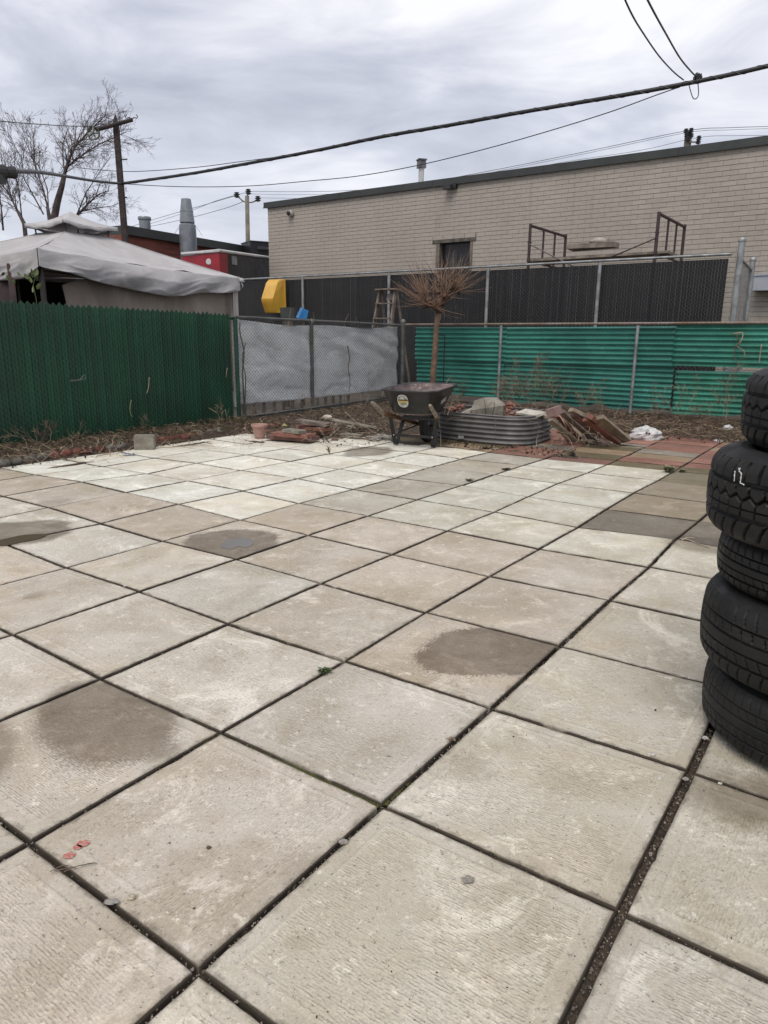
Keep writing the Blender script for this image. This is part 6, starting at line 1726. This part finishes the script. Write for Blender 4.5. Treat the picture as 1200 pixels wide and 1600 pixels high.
# dead shrub against the green fence, dry weeds at the back fence
def shrub(base, n, h, sp, seed, name, label, cat, mat=RT, r=.005, lev=1):
    rg = random.Random(seed); mb = MB()
    for _ in range(n):
        az = rg.uniform(0, 6.28); d = Vector((math.cos(az)*sp, math.sin(az)*sp, 1)).normalized()
        grow(mb, base+Vector((rg.gauss(0, .02), rg.gauss(0, .02), 0)), d, h*rg.uniform(.5, 1), r*rg.uniform(.6, 1), lev, rg, 0.02, .7, 5)
    return tag(mb.build(name, mat), label, cat)
DSH = simple('dead_shrub_twig', (.16, .115, .08), (.085, .06, .045), 9, .9, world_space=True)
shrub(gnd(58, 697, .04), 9, .42, 1.0, 3, 'dead_shrub', 'dead brown shrub with tangled twigs against the green slat fence', 'shrub', DSH, .006, 2)
shrub(gnd(20, 690, .05), 4, .3, .8, 4, 'dead_shrub', 'small dead twiggy shrub at the left edge against the green slats', 'shrub', DSH, .004, 1)
DW = simple('dry_weed', (.26, .195, .125), (.14, .10, .07), 9, .9, world_space=True)
wi = 0
for (x, y, hh, n_, lb_) in ((790, 640, .5, 5, 'behind the broken concrete piece'), (806, 640, .8, 5, 'just right of the second fence post'), (818, 640, .9, 5, 'left of the middle of the green sheets'), (832, 640, 1.0, 5, 'in the middle behind the raised bed'), (845, 640, .8, 5, 'behind the right end of the raised bed'), (872, 642, .6, 4, 'behind the heap of boards'), (905, 645, .6, 4, 'at the torn lower edge of the sheets'), (940, 650, .45, 4, 'left of the third fence post'), (1020, 656, .5, 4, 'right of the third fence post'), (1060, 660, .6, 4, 'at the seam between the sheets'), (1100, 664, .5, 4, 'near the small white bag'), (715, 630, .6, 4, 'behind the wheelbarrow tray'), (1130, 664, .8, 4, 'near the tyres at the right')):
    wi += 1
    shrub(gnd(x, y, .03), n_, hh, .32, 50+wi, 'dry_weed', 'thin dry weed stalks '+lb_, 'weed', DW, .0035, 2)
for (x, y, hh, lb_) in ((395, 660, .3, 'behind the plant pot'), (350, 668, .35, 'at the right end of the green fence'), (230, 676, .3, 'behind the concrete block'), (120, 690, .25, 'in the left soil bed'), (480, 650, .4, 'behind the left heap by the tarpaulin'), (560, 650, .5, 'by the tarpaulin near the barrow handle')):
    wi += 1
    shrub(gnd(x, y, .03), 4, hh, .5, 70+wi, 'dry_weed', 'small dry weed '+lb_, 'weed', DW, .003, 1)
# vine remnants caught in the wire
for (pts, lb_) in (([(1150, 522), (1155, 535), (1148, 545), (1149, 558), (1151, 566)], 'dark vine remnant hanging in the wire of the right green sheet'), ([(1145, 522), (1160, 520), (1158, 533), (1151, 540), (1162, 548), (1164, 556)], 'pale curly vine remnant caught in the wire at the upper right'), ([(1190, 538), (1188, 552), (1186, 568)], 'short vine remnant in the wire at the right edge')):
    o = strand([onA(x, y, bA-.03) for x, y in pts], .009, 'vine_remnant', DSH if 'dark' in lb_ else RT); tag(o, lb_, 'vine')
o = strand([onB(x, y, LF(9)+.05) for x, y in ((543, 540), (546, 560), (544, 575), (547, 595), (545, 612))], .010, 'vine_remnant', DSH); tag(o, 'brown vine remnant hanging on the tarpaulin fence', 'vine')
o = strand([onB(x, y, FB+.06) for x, y in ((110, 594), (118, 594), (126, 592), (131, 586), (133, 592), (110, 596))], .003, 'fence_wire', GALV); tag(o, 'bent loop of bare wire sticking to the green slat fence', 'wire')
for (pts, lb_) in (([(233, 590), (232, 605), (229, 615)], 'thin dried vine scrap high on the green slats'), ([(205, 625), (203, 640), (206, 652)], 'thin dried vine scrap low on the green slats'), ([(355, 575), (353, 590)], 'pale scratchy vine scrap near the end of the green slats'), ([(352, 640), (355, 655), (360, 665)], 'pale stalk leaning at the foot of the green fence end')):
    o = strand([onB(x, y, FB+.05) for x, y in pts], .005, 'vine_remnant', RT); tag(o, lb_, 'vine')
# ================================================================ TYRES
TYR = Mat('tyre_rubber', .62, spec=.4)
v_ = TYR.objc()
v2_ = TYR.vm('ADD', v_, TYR.comb(TYR.math('MULTIPLY', TYR.info('Random'), 50), 0, 0))
c_ = TYR.mix(TYR.ramp(TYR.noise(v2_, 6, 5, .65), .4, .7), (.0052, .0052, .0052), (.0105, .0102, .0095))
c_ = TYR.mix(TYR.ramp(TYR.noise(v2_, 26, 6, .75), .60, .75, 0, .45), c_, (.040, .036, .030))
gm = TYR.ramp(TYR.noise(TYR.vm('MULTIPLY', v2_, (1, 1, 2.5)), 3.2, 6, .75), .52, .70, 0, .40)
c_ = TYR.mix(gm, c_, (.045, .040, .032))
TYR.col(c_); TYR.rough(TYR.ramp(TYR.noise(v2_, 9, 4), .3, .7, .5, .8)); TYR.bump(TYR.noise(v_, 300, 3, .6), .0006)
def fr_(x): return x-math.floor(x)
def tri(x): return abs(fr_(x)*2-1)
def sm(x, a, b):
    t = max(0, min(1, (x-a)/(b-a))); return t*t*(3-2*t)
def groove_at(th, t):
    u = th*46/(2*math.pi); g = 0
    for c, w in ((.46, .035), (-.42, .035), (.02, .0)):
        if w: g = max(g, 1-sm(abs(t-c), w, w+.03))
    if t > .46: g = max(g, 1-sm(abs(fr_(u+.10*t)-.5), .055, .095))
    elif t > -.42:
        zz_ = .10 + .085*(tri(u)*2-1)
        g = max(g, 1-sm(abs(t-zz_), .022, .055))
        if t > zz_: g = max(g, 1-sm(abs(fr_(u+.5+.3*(t-.1))-.5), .035, .07))
        else: g = max(g, 1-sm(abs(fr_(u)-.5), .03, .065))
        g = max(g, .5*(1-sm(abs(t+.18), .008, .02)))
    else: g = max(g, 1-sm(abs(fr_(u*1.0-1.1*(t+.42)+.2)-.5), .055, .10))
    return g*.012
def groove_road(th, t, N=58, sk=1.3):
    u = th*N/(2*math.pi); g = 0
    for c, w in ((.50, .016), (.16, .012), (-.18, .012), (-.52, .016)): g = max(g, 1-sm(abs(t-c), w, w+.022))
    if t > .54: g = max(g, .8*(1-sm(abs(fr_(u+.55*(t-.5)**1.0+.5*(t-.5)**2)-.5), .03, .075)))
    elif t > .18 and t < .48:
        k = fr_(u*1.0+.2+sk*.5*(t-.3)); g = max(g, .8*(1-sm(abs(k-.5), .03, .08))*sm(.36-abs(t-.34)*3, -.05, .1))
    elif t < -.54: g = max(g, .8*(1-sm(abs(fr_(u-sk*.6*(t+.5))-.5), .03, .075)))
    elif t < -.2 and t > -.5: g = max(g, .8*(1-sm(abs(fr_(u+sk*1.2*t)-.5), .03, .08)))
    return g*.0095
def groove_worn(th, t):
    return groove_road(th, t, 72, 1.9)*.55
def tyre(c, Rr, w, fn, tilt, label, side_r=.20, spin=0.0, nt=720):
    c = Vector(c); root_ = root('tyre', c, label, 'tyre')
    rt = Euler((tilt[0], tilt[1], 0)).to_matrix()
    hw = w/2; tw = hw*.80
    mb = MB(); NV = 56; vs = []
    for j in range(NV+1):
        t = -1+2*j/NV
        for i in range(nt):
            th = 2*math.pi*i/nt
            cro = .010*(t*t) + .030*max(0, abs(t)-.72)**1.6*3.2
            r = Rr - cro - fn(th+spin, t)*(1 if abs(t) < .93 else max(0, (1-abs(t))/.07))
            z = t*tw*1.06
            vs.append(rt @ Vector((r*math.cos(th), r*math.sin(th), z)) + c + UP*hw)
    fs = [(j*nt+i, j*nt+(i+1) % nt, (j+1)*nt+(i+1) % nt, (j+1)*nt+i) for j in range(NV) for i in range(nt)]
    mb.add(vs, fs); o = mb.build('tread', TYR.m, root_, True)
    try: o.data.set_sharp_from_angle(angle=rad(50))
    except Exception: pass
    rs = Rr-.010-.030*.28**1.6*3.2
    for s_ in (-1, 1):
        prof = [(rs, tw*1.06), (rs-.006, tw*1.10), (rs-.022, hw*.95), (rs-.045, hw*.995), (rs-.060, hw*1.0), (rs-.064, hw*.985), (rs-.068, hw*.995), (rs-.085, hw*.97), (side_r+.025, hw*.84), (side_r+.018, hw*.86), (side_r+.010, hw*.80), (side_r, hw*.76), (side_r, hw*.66), (side_r+.02, hw*.64), (side_r+.06, hw*.78), (rs-.05, hw*.80), (rs-.022, hw*.5), (rs-.018, 0)]
        m2 = MB(); m2.lathe([(r_, z_*s_) for r_, z_ in prof], c+UP*hw, 120, rt)
        if s_ < 0: m2.f = [tuple(reversed(f)) for f in m2.f]
        autosmooth(m2.build('sidewall', TYR.m, root_), 30)
    return root_, (c, rt, Rr, w, hw)
# lowest to topmost; the stack leans a little
TC = (1.312, 1.936)
tyre((1.328, TC[1], 0.002), .333, .220, groove_worn, (0, 0), 'lowest tyre of the stack, worn, standing on the paving', .20, .3)
tyre((1.300, TC[1]+.0, .223), .338, .252, groove_road, (.0, .0), 'second tyre from the ground, with curved shoulder grooves', .21, .1)
tyre((1.305, TC[1]+.01, .472), .315, .165, lambda th, t: groove_road(th, t, 66, 1.0), (0, 0), 'third tyre from the ground, narrower and set back', .19, .5)
tr2, info = tyre((1.275, TC[1]+.0, .630), .342, .250, groove_at, (0.0, .0), 'fourth tyre from the ground, chunky tread marked 12 in white', .20, .05)
tyre((1.350, TC[1]+.015, .880), .338, .222, groove_at, (.02, -.02), 'topmost tyre, chunky tread, shifted to the right', .20, .4)
# white chalk figures on the tread, laid on the rubber
CH_ = Mat('white_chalk_paint', .7); CH_.col((.60, .60, .58))
def on_tread(x, y):
    d = ray(x, y); c, rt, Rr, w, hw = info; cx_, cy_ = c.x, c.y
    A_ = d.x**2+d.y**2; B_ = -2*(d.x*cx_+d.y*cy_); C_ = cx_**2+cy_**2-(Rr+.001)**2
    dd = B_*B_-4*A_*C_
    t = (-B_-math.sqrt(dd))/(2*A_) if dd > 0 else -B_/(2*A_)
    return CAM+d*t
def stroke(pts, wpx=1.2):
    mb = MB(); P = []
    for (x0, y0), (x1, y1) in zip(pts[:-1], pts[1:]):
        for k in range(4): P.append((x0+(x1-x0)*k/4, y0+(y1-y0)*k/4))
    P.append(pts[-1])
    mb.tube([on_tread(x, y) for x, y in P], [.0014*(1+.35*math.sin(k*1.7)) for k in range(len(P))], 6)
    return mb
m1 = stroke([(1148.5, 736), (1147.8, 741), (1147.2, 752)])
m1.build('chalk_mark', CH_.m, tr2, True, label='white painted figure 1')
m2 = stroke([(1155.5, 735), (1154, 732), (1156.5, 731.5), (1155, 736), (1158.5, 740), (1157.5, 748), (1156.5, 755), (1160, 756), (1163, 758)])
m2.build('chalk_mark', CH_.m, tr2, True, label='white painted figure 2')

# ================================================================ SMALL PLANTS AND LITTER ON THE PAVING
GRN = simple('small_weed_leaf', (.15, .18, .09), (.08, .12, .05), 30, .7, world_space=True)
GDR = simple('dull_weed_leaf', (.24, .25, .13), (.16, .15, .09), 30, .8, world_space=True)
def weed(c, n, size, h, seed, label, mat, leafw=.28, flat=.5):
    rg = random.Random(seed); t = root('weed', c, label, 'weed'); mb = MB(); st = MB()
    for _ in range(n):
        az = rg.uniform(0, 6.28); el = rg.uniform(.05, 1.2)*flat; L = size*rg.uniform(.45, 1)
        d = Vector((math.cos(az)*math.cos(el), math.sin(az)*math.cos(el), math.sin(el)))
        s = d.cross(UP).normalized(); b = c+Vector((rg.gauss(0, size*.22), rg.gauss(0, size*.12), .002+rg.random()*h))
        w = L*leafw*rg.uniform(.7, 1.2)
        tip = b+d*L+UP*(-.15*L)
        vs = [b, b+d*L*.35+s*w*.5+UP*.002, b+d*L*.75+s*w*.42, tip, b+d*L*.75-s*w*.42, b+d*L*.35-s*w*.5+UP*.002, b+d*L*.5-UP*L*.05]
        mb.add(vs, [(0, 1, 6), (1, 2, 6), (2, 3, 6), (3, 4, 6), (4, 5, 6), (5, 0, 6)])
        st.tube([c, b], .0008, 3, False)
    tag(mb.build('leaves', mat, t), kind='stuff'); st.build('stems', mat, t)
    return t
weed(gnd(506, 1052), 120, .026, .012, 1, 'small green weed growing in the joint at the centre of the paving', GRN, .22)
weed(gnd(1045, 738), 130, .055, .035, 2, 'leafy grey green weed at the corner where the red slabs begin', GDR, .5, .8)
weed(gnd(1065, 738), 50, .04, .02, 9, 'sparse weed trailing right from the leafy one by the red slabs', GDR, .5, .6)
weed(gnd(733, 752), 60, .04, .012, 3, 'small tuft of dry weed in the joint left of the cream slabs', simple('dry_tuft', (.20, .17, .11), (.12, .10, .07), 30, .8), .15)
weed(gnd(790, 734), 60, .05, .008, 4, 'dark matted weed lying along a joint behind the small tuft', simple('dark_tuft', (.13, .10, .075), (.05, .038, .026), 30, .9), .15, .25)
weed(gnd(894, 713), 90, .05, .03, 5, 'dark dead weed clump at the edge of the red slabs', simple('dead_clump', (.13, .115, .10), (.04, .034, .03), 30, .9), .12, .9)
weed(gnd(705, 1157), 40, .014, .004, 6, 'small dry brown clump of litter on a slab edge', simple('dry_clump', (.22, .14, .09), (.36, .30, .22), 60, .9), .3, .5)
weed(gnd(760, 702), 60, .06, .012, 12, 'dark weedy litter in front of the raised bed', simple('dark_litter2', (.075, .055, .04), (.05, .038, .026), 30, .9), .12, .4)
def twigs(c, n, h, seed, label):
    rg = random.Random(seed); mb = MB()
    for _ in range(n):
        az = rg.uniform(0, 6.28); grow(mb, c, Vector((math.cos(az)*.5, math.sin(az)*.5, 1)), h*rg.uniform(.6, 1), .002, 1, rg, 0, .6, 4)
    tag(mb.build('seedling', DSH), label, 'seedling')
twigs(gnd(515, 710), 5, .09, 5, 'tiny bare seedling growing between white slabs before the left heap')
twigs(gnd(505, 692), 3, .05, 6, 'tiny bare seedling at the slab crossing just behind the other one')
def pebble(x, y, s_, mat, label, seed=1, sc=(1.2, .9, .6)):
    b_ = blob(gnd(x, y)+UP*s_*.35, s_, seed, .25, sc, 2.2, 12, 8); mb = MB(); mb.add(b_.v, b_.f); return tag(mb.build('pebble', mat), label, 'pebble')
PW = simple('white_pebble', (.55, .53, .48), (.38, .36, .31), 90, .8); PG = simple('grey_pebble', (.32, .30, .27), (.2, .18, .16), 90, .85)
pebble(206, 1403, .0085, simple('cream_pebble', (.60, .55, .42), (.30, .26, .2), 60, .8), 'cream coloured pebble on the slab near the lower left joint', 2)
pebble(1018, 1180, .009, PW, 'white pebble on the slab edge left of the lowest tyre', 3, (1.5, .9, .35))
pebble(1031, 1218, .006, PW, 'small white pebble left of the wide joint', 4)
pebble(1071, 1218, .007, PG, 'grey pebble in the wide joint below the tyres', 5)
pebble(1102, 1154, .008, PW, 'pale pebble in the wide joint touching the lowest tyre', 6)
pebble(1125, 1225, .005, PW, 'tiny white pebble in front of the lowest tyre', 7)
pebble(173, 1411, .010, PG, 'flat grey stone chip beside the lower left joint', 8, (1.6, .8, .3))
pebble(537, 1317, .009, PG, 'grey stone wedged in the joint at lower centre', 9)
pebble(607, 1182, .005, PG, 'small grey pebble on the central slab', 10)
pebble(326, 1325, .005, simple('brown_pebble', (.12, .08, .05), None, 20, .8), 'small brown pebble on the lower left slab', 11)
pebble(196, 916, .008, PW, 'white pebble in the joint at the left, beyond the long damp patch', 12)
pebble(590, 868, .006, PW, 'white crumb on the joint left of centre', 13)
# curled dry leaf
c = gnd(731, 1377); mb = MB()
vs = []; 
for k in range(14):
    a = 2*math.pi*k/14; r_ = .0145*(1+.22*math.sin(5*a)); vs.append(c+Vector((r_*math.cos(a), r_*.8*math.sin(a), .003+.004*abs(math.sin(a*1.5)))))
mb.add(vs+[c+UP*.0065], [(k, (k+1) % 14, 14) for k in range(14)]); tag(mb.build('dry_leaf', simple('grey_leaf', (.30, .27, .235), (.18, .16, .135), 120, .8)), 'grey curled leaf lying on the slab at bottom centre', 'leaf')
c = gnd(1022, 1111); mb = MB(); mb.add([c+UP*.002, c+Vector((.008, .004, .006)), c+Vector((.014, .010, .003)), c+Vector((.006, .008, .003)), c+Vector((.005, -.004, .003))], [(0, 1, 3), (1, 2, 3), (0, 4, 1)]); tag(mb.build('dark_scrap', simple('black_scrap', (.02, .018, .016), None, 9, .8)), 'tiny black curled scrap on the slab left of the tyres', 'scrap')
# red paint marks
RP = Mat('red_paint_mark', .8); pv = RP.pos()
RP.col(RP.mix(RP.ramp(RP.noise(pv, 160, 3, .7), .42, .6), (.42, .10, .085), (.40, .27, .22)))
for k, (x, y, s_, lb_) in enumerate(((130, 1318, .013, 'upper'), (121, 1324, .009, 'middle'), (108, 1337, .012, 'lower'))):
    c = gnd(x, y); ring_ = [c+Vector((math.cos(6.283*q/16)*s_*(1.2+.5*mnoise.noise(Vector((q*.9, k, 0)))), math.sin(6.283*q/16)*s_*.9*(1+.6*mnoise.noise(Vector((q*1.1, k, 5)))), .0009)) for q in range(16)]
    mb = MB(); mb.add(ring_, [tuple(range(16))]); tag(mb.build('paint_mark', RP.m), lb_+' of three faded red paint marks on the lower left slab', 'paint mark')
for k, pts in enumerate(([(85, 1360), (110, 1356), (135, 1350), (150, 1347)], [(78, 1362), (100, 1352), (120, 1357)], [(100, 1362), (125, 1352), (152, 1349)])):
    o = strand([gnd(x, y, .003+.004*(i % 2)) for i, (x, y) in enumerate(pts)], .0012, 'dry_grass', DSH); tag(o, ('long', 'short', 'thin')[k]+' dry grass blade lying over the lower left joint', 'grass')
# scattered specks over the slabs
for nm, mt, n_ in (('dark_specks', L4, 260), ('pale_specks', PW, 200)):
    mb = MB()
    for _ in range(n_):
        x, y = R.uniform(-100, 1300), 720+880*R.random()**.8
        p = gnd(x, y); s_ = R.uniform(.0008, .0020) if R.random() < .94 else R.uniform(.002, .0035)
        mb.box(p+UP*.0012, (s_*R.uniform(1, 2.6), s_, s_*.5), Euler((R.uniform(-.3, .3), R.uniform(-.3, .3), R.random()*3)).to_matrix(), .6)
    tag(mb.build(nm, mt), kind='stuff')
